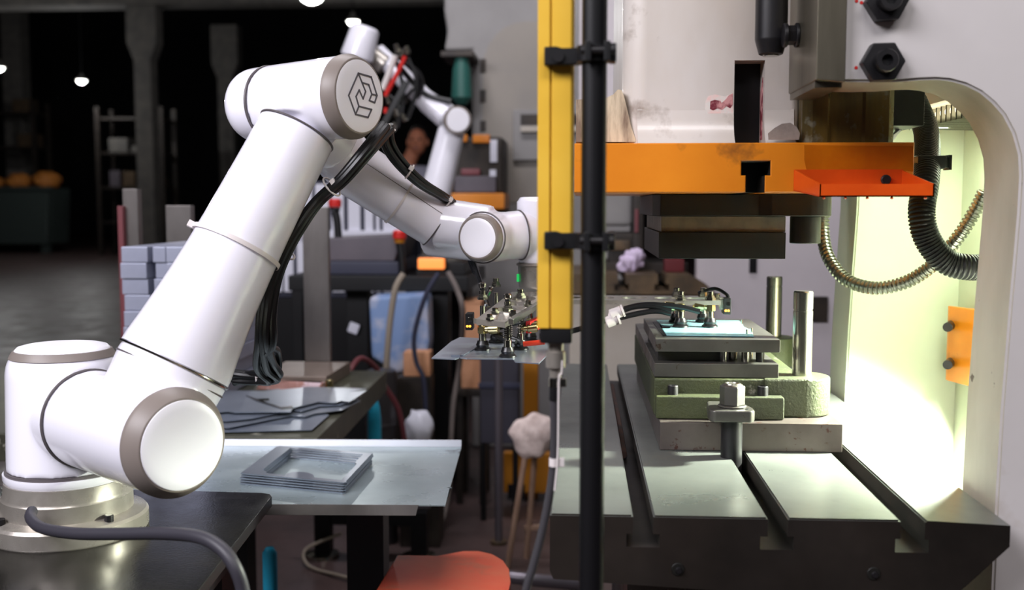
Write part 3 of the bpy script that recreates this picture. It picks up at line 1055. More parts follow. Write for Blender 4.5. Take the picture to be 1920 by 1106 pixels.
# rounded far corner
cpt = q[0]
e1, e2 = (q[3] - cpt).normalized(), (q[1] - cpt).normalized()
cor = [cpt + e1 * 0.02, cpt + e1 * 0.006 + e2 * 0.006, cpt + e2 * 0.02]
bm = new()
prism(bm, [v - VZ * 0.016 for v in cor + q[1:]], (0, 0, 0.016), 0.0015)
tt_ = obj('table_top', bm, 'black_gloss', rtable)
tt_.data.materials.append(M['black_paint'])
for p in tt_.data.polygons:
    if p.normal.z < 0.5:
        p.material_index = 1
bm = new()
prism(bm, [v - VZ * 0.09 for v in (q[0] + e1 * 0.05 + e2 * 0.05, q[1] + Vector((0.05, -0.05, 0)), q[2] + Vector((0.05, 0.05, 0)), q[3] - e1 * 0.05 + e2 * 0.05)], (0, 0, 0.0735))
obj('table_apron', bm, 'black_paint', rtable)
for v in (q[0] + e1 * 0.085 + e2 * 0.085, q[1] + Vector((0.09, -0.09, 0)), q[2] + Vector((0.09, 0.09, 0)), q[3] - e1 * 0.09 + e2 * 0.09):
    B('leg', 'black_paint', rtable, v.x - 0.03, v.x + 0.03, v.y - 0.03, v.y + 0.03, 0, 0.66)

# ================================================================== ROBOT
C2 = P(344, 835, Y=1.22)
f2 = math.radians(51)
A2 = Vector((math.sin(f2), -math.cos(f2), 0))
J1 = C2 - A2 * 0.31
M2 = C2 - A2 * 0.105
C3 = P(676, 180, Y=1.42)
f3 = math.radians(62)
A3 = Vector((math.sin(f3), -math.cos(f3), 0.02)).normalized()
M3 = C3 - A3 * 0.098
robot = thing('industrial_robot', 'large glossy white robot arm in front with a cube-shaped emblem on its elbow', 'robot', (J1.x, J1.y, ZT0))
W = 'robot_white'
bm = new()
lathe(bm, (J1.x, J1.y, ZT0), VZ, [(0, 0.104), (0.003, 0.106), (0.022, 0.106), (0.026, 0.103), (0.030, 0.086), (0.052, 0.086), (0.056, 0.083), (0.074, 0.081)], 64)
bf = obj('base_flange', bm, 'cast_alu', robot)
for an in (-0.55, -2.2, 1.0, 2.5):
    bm = new()
    c = Vector((J1.x + 0.094 * math.cos(an), J1.y + 0.094 * math.sin(an), ZT0 + 0.0262))
    cyl(bm, c, c + VZ * 0.010, 0.006, seg=14, bev=0.0008)
    obj('base_bolt', bm, 'black_oxide', bf)
zt1 = P(115, 652, Y=J1.y).z
bm = new()
lathe(bm, (J1.x, J1.y, ZT0 + 0.0742), VZ, [(0, 0.079), (0.005, 0.082), (0.012, 0.082)], 64)
obj('base_lip', bm, W, robot)
bm = new()
lathe(bm, (J1.x, J1.y, ZT0 + 0.086), VZ, [(0, 0.0795), (0.004, 0.0795)], 64)
obj('seam_ring', bm, 'seam', robot)
# shoulder: vertical housing blended with the horizontal one
bm = new()
lathe(bm, (J1.x, J1.y, ZT0 + 0.090), VZ, [(0, 0.077), (zt1 - ZT0 - 0.122, 0.0740), (zt1 - ZT0 - 0.112, 0.0725), (zt1 - ZT0 - 0.104, 0.0695), (zt1 - ZT0 - 0.100, 0.0665)], 64)
t = new()
cyl(t, J1 - A2 * 0.03, C2 - A2 * 0.238, 0.0655, seg=48)
merge(bm, t)
obj('shoulder_housing', blend(bm, 0.003, 5), W, robot, ang=80)
zc = zt1 - 0.010
bm = new()
lathe(bm, (J1.x, J1.y, zc - 0.001), VZ, [(0, 0.0690), (0.004, 0.0672), (0.0095, 0.0635), (0.0098, 0.058)], 64)
obj('cap_ring', bm, 'robot_grey', robot)
bm = new()
lathe(bm, (J1.x, J1.y, zc + 0.0088), VZ, [(0, 0.0615), (0.004, 0.058), (0.006, 0.05), (0.007, 0.03)], 64)
obj('shoulder_cap', bm, 'robot_cap', robot)
bm = new()
torus(bm, C2 - A2 * 0.236, A2, 0.0652, 0.0021, 64, 8)
obj('seam_ring', bm, 'seam', robot)
# lower joint housing with stub for the upper arm
U = (M3 - M2).normalized()
s1 = P(327, 684, Y=(M2 + U * 0.13).y)
s2 = P(557, 246, Y=(M3 - U * 0.06).y)
U2 = (s2 - s1).normalized()
bm = new()
cyl(bm, C2 - A2 * 0.234, C2 - A2 * 0.02, 0.0655, seg=64)
t = new()
cyl(t, M2 - U * 0.0, s1 - U2 * 0.002, 0.066, 0.0725, seg=64)
merge(bm, t)
obj('joint_housing', blend(bm, 0.003, 14), W, robot, ang=80)


def cap(C_, A_, r_out, r_in, depth, names=('cap_ring', 'joint_cap'), bulge=0.004, ring='robot_grey'):
    bm = new()
    lathe(bm, C_ - A_ * depth, A_, [(0, r_out), (depth * 0.35, r_out), (depth - 0.002, r_in + 0.0025), (depth - 0.001, r_in)], 64)
    obj(names[0], bm, ring, robot, ang=50)
    bm = new()
    lathe(bm, C_ - A_ * 0.0015, A_, [(0, r_in), (bulge * 0.5, r_in - 0.0012), (bulge * 0.9, r_in * 0.8), (bulge, r_in * 0.5)], 64)
    return obj(names[1], bm, 'robot_cap', robot, ang=50)


cap(C2, A2, 0.0668, 0.0545, 0.026)
# upper arm
bm = new()
Lu = (s2 - s1).length
lathe(bm, s1 + U2 * 0.0025, U2, [(0, 0.0735), (0.012, 0.0728), (Lu * 0.1, 0.0695), (Lu * 0.2, 0.0655), (Lu * 0.3, 0.0622), (Lu * 0.42, 0.0592), (Lu * 0.55, 0.0568), (Lu * 0.75, 0.0545), (Lu - 0.005, 0.0528)], 72)
obj('upper_arm', bm, W, robot, ang=80)
for p, r in ((s1, 0.0733), (s2, 0.0525)):
    bm = new()
    torus(bm, p, U2, r, 0.0016, 72, 8)
    obj('seam_ring', bm, 'chrome' if r > 0.06 else 'seam', robot)
bm = new()
torus(bm, s1 - U2 * 0.012, U2, 0.0722, 0.0012, 72, 8)
obj('seam_ring', bm, 'seam', robot)
# elbow
LE = 0.222
R3 = 0.0535
bm = new()
cyl(bm, C3 - A3 * 0.158, C3 - A3 * 0.014, R3, R3 + 0.002, seg=64)
t = new()
cyl(t, s2 + U2 * 0.002, M3, 0.052, 0.05, seg=64)
merge(bm, t)
obj('elbow_housing', blend(bm, 0.003, 12), W, robot, ang=80)
bm = new()
torus(bm, C3 - A3 * 0.160, A3, R3 - 0.001, 0.0018, 64, 8)
obj('seam_ring', bm, 'seam', robot)
bm = new()
prof = [(0, R3 - 0.0005)] + [(0.022 + 0.038 * math.sin(k / 8 * PI / 2), (R3 - 0.001) * math.cos(k / 8 * PI / 2 * 0.82)) for k in range(0, 9)]
lathe(bm, C3 - A3 * 0.1615, -A3, prof, 64)
obj('elbow_dome', bm, W, robot, ang=80)
ecap = cap(C3, A3, R3 + 0.003, 0.0485, 0.021, bulge=0.002)
# emblem lines on the elbow cap
ep = C3 + A3 * 0.0006


def E(x, y):
    return PP(610 + x / 6.915, 100 + y / 6.915, ep, A3)


lines = [[(425, 258), (300, 545), (390, 790), (552, 830), (598, 728), (432, 686), (390, 790)],
         [(432, 686), (395, 560), (437, 475), (487, 590), (520, 495), (425, 258)],
         [(425, 258), (592, 305), (668, 545), (638, 640), (568, 612), (600, 530), (668, 545)],
         [(600, 530), (560, 405), (490, 385)]]
bm = new()
for ln in lines:
    for (a, b) in zip(ln[:-1], ln[1:]):
        a_, b_ = E(*a), E(*b)
        L = (b_ - a_).length
        obox(bm, frame((a_ + b_) / 2, b_ - a_, z=A3), L / 2 + 0.0008, 0.0010, 0.0008)
obj('emblem', bm, 'emblem', ecap)
# forearm behind the elbow
FA = P(640, 300, Y=1.60)
FB = P(820, 417, Y=1.64)
FU = (FB - FA).normalized()
bm = new()
t = new()
cyl(t, C3 - A3 * 0.125, P(625, 270, Y=1.555), 0.046, 0.046, seg=48)
merge(bm, t)
t = new()
cyl(t, P(615, 262, Y=1.565), FA + FU * 0.02, 0.043, 0.0435, seg=48)
merge(bm, t)
obj('forearm_joint', blend(bm, 0.003, 10), W, robot, ang=80)
bm = new()
Lf = (FB - FA).length
lathe(bm, FA + FU * 0.021, FU, [(0, 0.0435), (Lf - 0.021, 0.0405)], 64)
fo = obj('forearm', bm, W, robot, ang=80)
bm = new()
torus(bm, FB, FU, 0.0405, 0.0012, 64, 8)
obj('seam_ring', bm, 'seam', robot)
# long seam line on the forearm
va = PP(700, 303, FA + Vector((0, -0.036, 0.012)), Vector((0, -1, 0.3)).normalized())
bm = new()
vd = (Vector((0, -1, 0.55)) - FU * Vector((0, -1, 0.55)).dot(FU)).normalized()
ra, rb = 0.0436, 0.0406
pts = [FA + FU * (0.03 + (Lf - 0.034) * k / 8) + vd * (ra + (rb - ra) * (0.03 + (Lf - 0.034) * k / 8) / Lf - 0.0001) for k in range(9)]
tube(bm, pts, 0.0006, 6, 1)
obj('seam_line', bm, 'seam', fo)
# wrist: joint 4 / 5 housing
C4 = P(895, 446, Y=1.575)
f4 = math.radians(-22)
A4 = Vector((math.sin(f4), -math.cos(f4), 0.0))
K4 = C4 - A4 * 0.055
W2 = P(1012, 438, Y=1.66)
bm = new()
cyl(bm, FB + FU * 0.002, K4 + Vector((-0.005, 0, 0.012)), 0.0395, 0.036, seg=48)
t = new()
cyl(t, C4 - A4 * 0.095, C4 - A4 * 0.012, 0.0385, 0.0375, seg=48)
merge(bm, t)
t = new()
cyl(t, P(805, 445, Y=1.68), K4 + Vector((0, 0.0, -0.004)), 0.030, 0.036, seg=40)
merge(bm, t)
t = new()
cyl(t, K4, W2 - Vector((0.006, 0, 0)), 0.0365, 0.0385, seg=48)
merge(bm, t)
obj('wrist_housing', blend(bm, 0.0026, 12), W, robot, ang=80)
bm = new()
torus(bm, C4 - A4 * 0.016, A4, 0.0382, 0.0011, 64, 8)
obj('seam_ring', bm, 'seam', robot)
cap(C4, A4, 0.0362, 0.0300, 0.013, bulge=0.002)
c = P(882, 421, Y=C4.y - 0.003)
# wrist joint 5, vertical
X5 = P(1012, 438, Y=1.66)
z5t, z5b = P(1000, 369, Y=1.66).z, P(1000, 492, Y=1.66).z
bm = new()
lathe(bm, (X5.x + 0.002, 1.665, z5b), VZ, [(0, 0.034), (0.008, 0.038), (z5t - z5b - 0.008, 0.038), (z5t - z5b - 0.001, 0.033), (z5t - z5b, 0.028)], 48)
obj('wrist_joint', bm, W, robot, ang=45)
bm = new()
ax5 = (W2 - K4).normalized()
torus(bm, W2 - ax5 * 0.034, ax5, 0.0382, 0.0012, 64, 8)
obj('seam_ring', bm, 'seam', robot)
zf0 = P(985, 546, Y=1.665).z
bm = new()
lathe(bm, (X5.x + 0.002, 1.665, zf0), VZ, [(0, 0.029), (0.004, 0.033), (0.010, 0.035), (z5b - zf0 - 0.006, 0.036), (z5b - zf0, 0.0365)], 48)
fl = obj('tool_flange', bm, 'cast_alu', robot)
bm = new()
torus(bm, (X5.x + 0.002, 1.665, z5b - 0.003), VZ, 0.0366, 0.0022, 48, 8)
obj('seam_ring', bm, 'robot_grey', robot)
bm = new()
c = Vector((X5.x + 0.002, 1.665, P(963, 520, Y=1.665).z))
box(bm, c.x - 0.0375, c.x - 0.034, 1.652, 1.660, c.z - 0.006, c.z + 0.006, bev=0.0008)
obj('status_light', bm, 'led_green', robot)

# cable ties round the arm
band = P(447, 458, Y=s1.y + 0.03)
tt = (band - s1).dot(U2)


def ring_tie(c, ax, r, wid, head_dir, parent=robot):
    bm = new()
    lathe(bm, Vector(c) - Vector(ax) * wid / 2, ax, [(0, r), (0, r + 0.0012), (wid, r + 0.0012), (wid, r)], 64, cap=False)
    hd = Vector(head_dir)
    hd = (hd - Vector(ax) * hd.dot(Vector(ax))).normalized()
    obox(bm, frame(Vector(c) + hd * (r + 0.004), ax, z=hd), wid * 0.75, wid * 0.7, 0.004, 0.0008)
    return obj('cable_tie', bm, 'tie', parent)


rr = 0.0602
ring_tie(s1 + U2 * tt, U2, rr + 0.0006, 0.006, (-1, -0.35, 0.2))
ring_tie(FA + FU * ((P(752, 372, Y=1.62) - FA).dot(FU)), FU, 0.0425, 0.0035, (0.3, -0.4, 0.8))

# ================================================================== AIR HOSES along the arm
har = thing('hose_bundle', 'bundle of black air hoses strapped along the large robot arm', 'hoses', P(500, 715, Y=1.62))
main = [(722, 236, 1.50), (690, 276, 1.46), (640, 335, 1.45), (596, 375, 1.46), (560, 422, 1.44), (532, 468, 1.43), (510, 520, 1.43),
        (499, 580, 1.45), (496, 640, 1.50)]
offs = [(-8, 3, 0.008), (-3, -5, -0.004), (3, 1, -0.010), (7, 6, 0.004), (0, 7, 0.012), (10, 10, -0.002)]
ends = [[(482, 690, 1.58), (505, 716, 1.62), (470, 712, 1.66), (440, 708, 1.68)],
        [(500, 690, 1.58), (520, 712, 1.62), (480, 716, 1.66), (440, 714, 1.68)],
        [(512, 680, 1.58), (524, 704, 1.62), (490, 707, 1.66), (440, 702, 1.68)],
        [(520, 660, 1.58), (518, 700, 1.62), (480, 702, 1.66), (436, 698, 1.68)],
        [(505, 684, 1.58), (512, 708, 1.62), (470, 706, 1.66), (440, 718, 1.68)],
        [(486, 676, 1.58), (500, 704, 1.62), (474, 700, 1.66), (436, 712, 1.68)]]
for (ox, oy, od), en in zip(offs, ends):
    bm = new()
    pts = []
    for i, (x, y, Y) in enumerate(main):
        g = 0.55 + 0.9 * abs(i - 3) / 5
        pts.append(P(x + ox * g, y + oy * g * 0.6, Y=Y + od))
    pts += [P(x, y, Y=Y + od) for x, y, Y in en]
    tube(bm, pts, 0.0058, 10, 8)
    obj('air_hose', bm, 'black_rubber', har)
fore = [(722, 240, 1.51), (728, 275, 1.53), (752, 310, 1.55), (790, 345, 1.575), (828, 368, 1.60), (850, 384, 1.63), (868, 420, 1.67),
        (878, 470, 1.68), (892, 510, 1.66)]
for k, (ox, oy, od) in enumerate([(-6, 4, 0.004), (0, 0, -0.006), (5, -3, 0.006), (9, -6, -0.002), (2, 6, 0.01)]):
    bm = new()
    pts = []
    for i, (x, y, Y) in enumerate(fore):
        g = max(0.35, 1.2 - 0.16 * i)
        pts.append(P(x + ox * g, y + oy * g, Y=Y + od))
    tube(bm, pts, 0.0038, 8, 8)
    obj('air_hose', bm, 'black_rubber', har)


def loop_tie(px, py, Y, ax, r):
    c = P(px, py, Y=Y)
    bm = new()
    torus(bm, c, ax, r, 0.0014, 28, 8)
    u = Vector(ax).normalized().orthogonal().normalized()
    obox(bm, frame(c + Vector((0.4, -1, 0.5)).normalized() * r, ax), 0.0035, 0.004, 0.0035, 0.0006)
    obj('cable_tie', bm, 'tie', har)


loop_tie(622, 350, 1.455, P(596, 375, Y=1.46) - P(640, 335, Y=1.45), 0.0155)
loop_tie(530, 474, 1.465, P(512, 520, Y=1.47) - P(535, 466, Y=1.46), 0.0175)
loop_tie(722, 246, 1.505, (0.1, 0.2, -1), 0.014)
loop_tie(768, 322, 1.56, FU, 0.011)
loop_tie(842, 378, 1.615, FU, 0.008)
loop_tie(482, 708, 1.66, (1, 0.2, 0), 0.012)
# thick grey cable from the base
cable = new()
tube(cable, [P(60, 958, Y=1.31), P(58, 972, Y=1.29), P(80, 990, Y=1.255), P(140, 1000, Y=1.21), P(220, 1001, Y=1.17), P(300, 1000, Y=1.13),
             P(370, 1006, Y=1.09), P(412, 1026, Y=1.07), P(440, 1062, Y=1.06), P(456, 1110, Y=1.06), P(462, 1180, Y=1.06)], 0.0072, 14, 10)
tag(obj('power_cable', cable, mat('cable_grey', (52, 50, 58), 0.5)), 'thick dark grey cable curving from the robot base over the table edge', 'cable')

# ================================================================== LIGHT CURTAIN, POLE
YP = 0.98
pc = P(1112, 500, Y=YP)
pole = thing('black_pole', 'round black upright pole in front of the press', 'pole', (pc.x, YP, 0))
C('pole_tube', 'black_paint', pole, (pc.x, YP, 0.012), (pc.x, YP, 1.75), 23.3 / FPX * YP, seg=40)
C('pole_foot', 'black_paint', pole, (pc.x, YP, 0), (pc.x, YP, 0.012), 0.07, seg=32)
YC = 1.0
l0, l1, l2 = P(1008, 300, Y=YC).x, P(1033, 300, Y=YC).x, P(1076, 300, Y=YC).x
lzb = P(1040, 616, Y=YC).z
curt = thing('light_curtain', 'tall yellow safety light curtain hanging left of the black pole', 'sensor', ((l0 + l2) / 2, YC + 0.02, P(1040, 646, Y=YC).z))
bm = new()
g = 0.0012
lp = [(l0, YC), (l1 - g, YC), (l1 - g, YC + 0.004), (l1 + g * 0.4, YC + 0.004), (l1 + g * 0.4, YC + 0.0005), (l2 - 0.003, YC + 0.0005),
      (l2, YC + 0.004), (l2, YC + 0.034), (l0, YC + 0.034)]
prism(bm, [(x, y, lzb) for x, y in lp], (0, 0, 0.62), 0.0005, 1)
obj('curtain_profile', bm, 'yellow', curt)
bm = new()
box(bm, l0 + 0.002, l2 - 0.001, YC + 0.002, YC + 0.032, P(1040, 645, Y=YC).z, lzb - 0.0002, bev=0.002)
obj('end_cap', bm, 'black_plastic', curt)
zc2 = P(1040, 645, Y=YC).z
ccx = P(1041, 650, Y=YC).x
bm = new()
y_ = YC + 0.017
lathe(bm, (ccx, y_, zc2 - 0.0005), (0, 0, -1), [(0, 0.0075), (0.008, 0.0075), (0.009, 0.0095), (0.024, 0.0095), (0.025, 0.006), (0.034, 0.0055)], 24)
obj('plug_connector', bm, 'cast_alu', curt)
bm = new()
tube(bm, [Vector((ccx, y_, zc2 - 0.034)), P(1040, 720, Y=YC + 0.017), P(1039, 750, Y=YC + 0.017)], 0.0052, 12, 6)
obj('strain_relief', bm, 'black_rubber', curt)
bm = new()
pts = [P(1039, 748, Y=YC + 0.017), P(1039, 840, Y=YC + 0.02), P(1033, 910, Y=YC + 0.02), P(1018, 990, Y=YC + 0.02), P(1000, 1060, Y=YC + 0.02), P(984, 1120, Y=YC + 0.02), P(970, 1250, Y=YC + 0.02)]
tube(bm, pts, 0.0042, 12, 8)
obj('sensor_cable', bm, mat('cable_pale', (62, 60, 64), 0.4), curt)
bm = new()
tube(bm, [P(1054, 676, Y=YC + 0.01), P(1053, 700, Y=YC + 0.01), P(1048, 716, Y=YC + 0.012), P(1046, 850, Y=YC + 0.014), P(1040, 920, Y=YC + 0.014)], 0.0010, 6, 6)
obj('earth_wire', bm, 'tie', curt)
for py, r in ((717, 0.0062), (866, 0.0050)):
    c = P(1039 if py > 800 else 1040, py, Y=YC + 0.018)
    bm = new()
    lathe(bm, c - VZ * 0.004, VZ, [(0, r - 0.001), (0, r), (0.008, r), (0.008, r - 0.001)], 20, cap=False)
    box(bm, c.x + r - 0.001, c.x + r + 0.005, c.y - 0.003, c.y + 0.003, c.z - 0.004, c.z + 0.004, bev=0.0005)
    obj('cable_marker', bm, 'tie' if py > 800 else 'chrome', curt)
for k, (py, lab) in enumerate(((102, 'upper black clamp bracket joining yellow light curtain and black pole'), (452, 'lower black clamp bracket joining yellow light curtain and black pole'))):
    c = P(1080, py, Y=YP)
    br = thing('clamp_bracket', lab, 'bracket', (c.x, YP, c.z - 0.01), 'clamp brackets on the black pole')
    h = 17 / FPX * YP
    xl, xm = P(1019, py, Y=YP - 0.01).x, P(1092, py, Y=YP - 0.01).x
    bm = new()
    prism(bm, [(xl, YC - 0.012, c.z - h), (xm, YC - 0.012, c.z - h * 0.9), (xm, YC - 0.012, c.z + h * 0.9), (xl + 0.016, YC - 0.012, c.z + h * 0.85), (xl + 0.011, YC - 0.012, c.z + h * 1.05), (xl, YC - 0.012, c.z + h)], (0, 0.011, 0), 0.001, 1)
    obj('bracket_arm', bm, 'black_plastic', br)
    bm = new()
    R_ = 23.3 / FPX * YP
    lathe(bm, (pc.x, YP, c.z - h * 0.85), VZ, [(0, R_ + 0.0002), (0, R_ + 0.0045), (h * 1.7, R_ + 0.0045), (h * 1.7, R_ + 0.0002)], 36, cap=False)
    obj('clamp_ring', bm, 'black_plastic', br)
    bm = new()
    for dx in (-0.006, 0.011):
        box(bm, pc.x + dx - 0.003, pc.x + dx + 0.003, YP - R_ - 0.012, YP - R_ - 0.002, c.z - h * 1.05, c.z + h * 1.05, bev=0.001)
    box(bm, pc.x + R_ + 0.002, pc.x + R_ + 0.008, YP - 0.012, YP + 0.006, c.z - h, c.z + h, bev=0.001)
    obj('clamp_lug', bm, 'black_plastic', br)
    bm = new()
    cyl(bm, (pc.x - 0.012, YP - R_ - 0.007, c.z + 0.001), (pc.x + 0.018, YP - R_ - 0.007, c.z + 0.001), 0.0035, seg=12)
    obj('clamp_screw', bm, 'black_oxide', br)
    bm = new()
    cyl(bm, (xl + 0.013, YC - 0.0122, c.z - h * 0.1), (xl + 0.013, YC - 0.0150, c.z - h * 0.1), 0.005, seg=16)
    obj('clamp_screw', bm, 'black_oxide', br)
# ================================================================== VACUUM GRIPPER
gc = Vector((X5.x, 1.665, zf0))
grip = thing('vacuum_gripper', 'two-armed vacuum gripper with drilled plates and suction cups under the wrist', 'gripper', gc)
ztr = P(1200, 563, Y=1.64).z
zbr = P(1200, 571, Y=1.64).z
ga, gb = P(1000, 565, Y=1.64).x, P(1352, 565, Y=1.64).x
th = ztr - zbr
hw = 0.045
yc_ = 1.64 + hw
hc = [P(px, 556, Y=yc_).x for px in (1066, 1128, 1189, 1251, 1312)]
bm = new()
plate(bm, [(ga, -hw), (gb, -hw), (gb, hw), (ga, hw)], [circ(x, 0, 0.0205) for x in hc], th, Matrix.Translation((0, yc_, (ztr + zbr) / 2)))
obj('arm_plate', bm, 'cast_alu', grip)
# left arm plate, angled towards the camera
zl = 1.047
lq = [(893, 598), (947, 604), (1036, 547), (960, 547)]
G0 = Vector((-0.11, 1.45, 1.043))
GS = 0.14
GN = Vector((0, -GS, 1)).normalized()
MG = frame(G0, (1, 0, 0), z=GN)
MGi = MG.inverted()


def zl_at(y):
    return G0.z + GS * (y - G0.y)


pts = [MGi @ PP(a, b, G0, GN) for a, b in lq]
holes = []
for (a, b, r) in ((948.5, 579.5, 0.0160), (972, 568.5, 0.0158), (981, 559.5, 0.0185), (990, 552.5, 0.015)):
    p = MGi @ PP(a, b, G0, GN)
    holes.append(circ(p.x, p.y, r))
bm = new()
plate(bm, [(p.x, p.y) for p in pts], holes, 0.008, MG @ Matrix.Translation((0, 0, -0.004)))
obj('arm_plate', bm, 'cast_alu', grip)
bm = new()
cyl(bm, (X5.x + 0.002, 1.665, ztr), (X5.x + 0.002, 1.665, zf0 - 0.0003), 0.030, seg=40, bev=0.001)
obj('hub', bm, 'cast_alu', grip)
# pale rail crossing the left plate
bm = new()
a, b = PP(958, 603, G0 + GN * 0.005, GN), PP(1034, 556, G0 + GN * 0.005, GN)
obox(bm, frame((a + b) / 2, b - a, z=GN), (b - a).length / 2, 0.004, 0.004, 0.0006)
obj('rail', bm, 'post_steel', grip)
zs = 0.985                                        # top of the held sheet


def suction(px, py, z0, ztop, spring, plate_z, elbow=None, back=False):
    """suction cup at the pixel, on the sheet whose top is z0"""
    c = P(px, py, Z=z0)
    if plate_z is None:
        plate_z = zl_at(c.y)
    bm = new()
    r = 0.0125
    lathe(bm, (c.x, c.y, z0 + 0.0002), VZ, [(0, r), (0.002, r * 0.98), (0.005, r * 0.72), (0.008, r * 0.8), (0.010, r * 0.72), (0.014, r * 0.62)], 24)
    cup = obj('suction_cup', bm, 'black_rubber', grip)
    bm = new()
    z = z0 + 0.0142
    pr = [(0, 0.0058), (0.010, 0.0058), (0.0105, 0.0040), (plate_z - 0.009 - z, 0.0040)]
    lathe(bm, (c.x, c.y, z), VZ, pr, 16)
    obj('cup_stem', bm, 'chrome', cup)
    if spring:
        bm = new()
        n = 9
        hgt = plate_z - 0.012 - (z + 0.013)
        tube(bm, [Vector((c.x + 0.0062 * math.cos(k * PI / 4), c.y + 0.0062 * math.sin(k * PI / 4), z + 0.012 + hgt * k / (n * 8))) for k in range(n * 8 + 1)], 0.0009, 6, 1)
        obj('stem_spring', bm, 'chrome', cup)
    else:
        bm = new()
        lathe(bm, (c.x, c.y, z + 0.010), VZ, [(0, 0.0062), (0.001, 0.008), (0.012, 0.008), (0.013, 0.0062)], 6)
        obj('stem_nut', bm, 'brass', cup)
    bm = new()
    lathe(bm, (c.x, c.y, plate_z + 0.0002), VZ, [(0, 0.0082), (0.004, 0.0082), (0.0042, 0.0066), (0.007, 0.0066), (0.0072, 0.0050), (0.008, 0.0050)], 6)
    obj('lock_nut', bm, 'chrome', cup)
    C('stem_sleeve', 'chrome', cup, (c.x, c.y, plate_z + 0.0082), (c.x, c.y, plate_z + 0.014), 0.0048, seg=18, bev=0.0006)
    if ztop > plate_z + 0.018:
        bm = new()
        lathe(bm, (c.x, c.y, plate_z + 0.0142), VZ, [(0, 0.0040), (ztop - plate_z - 0.0222, 0.0040)], 16)
        obj('stem_rod', bm, 'black_rubber', cup)
        bm = new()
        lathe(bm, (c.x, c.y, ztop - 0.008), VZ, [(0, 0.0055), (0.002, 0.0062), (0.006, 0.0062), (0.008, 0.004)], 16)
        obj('stem_tip', bm, 'chrome', cup)
    if elbow:
        e = Vector(elbow)
        bm = new()
        q0 = Vector((c.x, c.y, z0 + 0.031))
        cyl(bm, q0, q0 + e * 0.010, 0.0055, seg=14)
        cyl(bm, q0 + e * 0.010, q0 + e * 0.026, 0.0078, seg=20, bev=0.001)
        obj('hose_fitting', bm, 'brass', cup)
        return q0 + e * 0.026
    return None


zplt = None
fA = suction(905, 656, zs, P(905, 528, Y=1.59).z, False, zplt, (0.94, -0.2, 0.06))
fB = suction(952, 669, zs, P(947, 548, Y=1.52).z, True, zplt)
fC = suction(930, 642, zs, 0, False, zplt, (0.8, 0.5, 0.1))
fD = suction(976, 655, zs, 0, True, zplt, (0.97, 0.1, 0.1))
fE = suction(995, 640, zs, 0, False, zplt)
zd = zc1_ + 0.0024
fF = suction(1276, 613, zd, 0, False, ztr, (-0.98, -0.1, 0.05))
fG = suction(1331, 613, zd, 0, False, ztr, (-0.98, -0.05, 0.1))
fH = suction(1268, 604, zd, 0, False, ztr)
fI = suction(1318, 604, zd, 0, False, ztr)
# screws on the plates
for px, py, z in ((928, 588, zl), (990, 574, zl), (962, 592, zl), (918, 600, zl), (1345, 560, ztr)):
    c = P(px, py, Z=z) if z == ztr else PP(px, py, G0, GN)
    bm = new()
    lathe(bm, (c.x, c.y, c.z + 0.0004), VZ, [(0, 0.0062), (0.003, 0.0062), (0.0032, 0.0042), (0.007, 0.0042), (0.008, 0.0032)], 6)
    obj('plate_screw', bm, 'chrome', grip)
bm = new()
c = P(899, 530, Y=1.60)
tube(bm, [P(912, 572, Y=1.62), P(913, 556, Y=1.63), P(918, 546, Y=1.64), P(921, 538, Y=1.64)], 0.0035, 10, 6)
obj('hose_nipple', bm, 'chrome', grip)
# vacuum switches with lit digits
for (px, py, Y, sgn) in ((880, 604, 1.60, -1), (1363, 575, 1.66, 1)):
    c = P(px, py, Y=Y)
    bm = new()
    box(bm, c.x - 0.0056, c.x + 0.0056, Y - 0.006, Y + 0.022, c.z - 0.0115, c.z + 0.0135, bev=0.001)
    sw = obj('vacuum_switch', bm, 'black_plastic', grip)
    bm = new()
    box(bm, c.x - 0.001, c.x + 0.004, Y - 0.0066, Y - 0.0061, c.z + 0.002, c.z + 0.008, bev=0.0002)
    obj('switch_dial', bm, 'chrome', sw)
    for dx in (-0.0024, 0.0016):
        bm = new()
        cyl(bm, (c.x + dx, Y - 0.0061, c.z - 0.0055), (c.x + dx, Y - 0.0068, c.z - 0.0055), 0.0018, seg=12)
        obj('switch_light', bm, 'led_orange', sw)
    bm = new()
    if sgn < 0:
        box(bm, c.x + 0.0058, c.x + 0.042, Y - 0.003, Y + 0.001, c.z - 0.002, c.z + 0.006, bev=0.0005)
    else:
        box(bm, c.x - 0.012, c.x - 0.0058, Y - 0.002, Y + 0.004, c.z - 0.004, c.z + 0.014, bev=0.0005)
    obj('switch_bracket', bm, 'cast_alu', grip)
# hoses and white tee on the right arm
ty = 1.625
bm = new()
for px, py in ((1166, 583), (1158, 597)):
    a, b = P(px - 22, py + 8, Y=ty), P(px, py, Y=ty)
    cyl(bm, a, b, 0.0088, seg=18, bev=0.0015)
    cyl(bm, b, b + (b - a).normalized() * 0.003, 0.0098, seg=18)
cyl(bm, P(1148, 600, Y=ty), P(1152, 586, Y=ty), 0.0085, seg=16)
obj('tee_fitting', bm, 'tie', grip)
for pts in ([(1166, 583), (1190, 575), (1225, 574), (1258, 583)], [(1158, 597), (1195, 588), (1230, 583), (1258, 588)],
            [(1170, 579), (1210, 571), (1270, 575), (1312, 584)], [(1146, 592), (1128, 604), (1090, 616), (1040, 628), (1012, 630)]):
    bm = new()
    tube(bm, [P(a, b, Y=ty + 0.003) for a, b in pts], 0.0042, 10, 8)
    obj('air_hose', bm, 'black_rubber', grip)
bm = new()
tube(bm, [P(1310, 549, Y=1.72), P(1340, 541, Y=1.70), P(1362, 552, Y=1.68), P(1366, 564, Y=1.67)], 0.0028, 8, 8)
obj('air_hose', bm, 'black_rubber', grip)
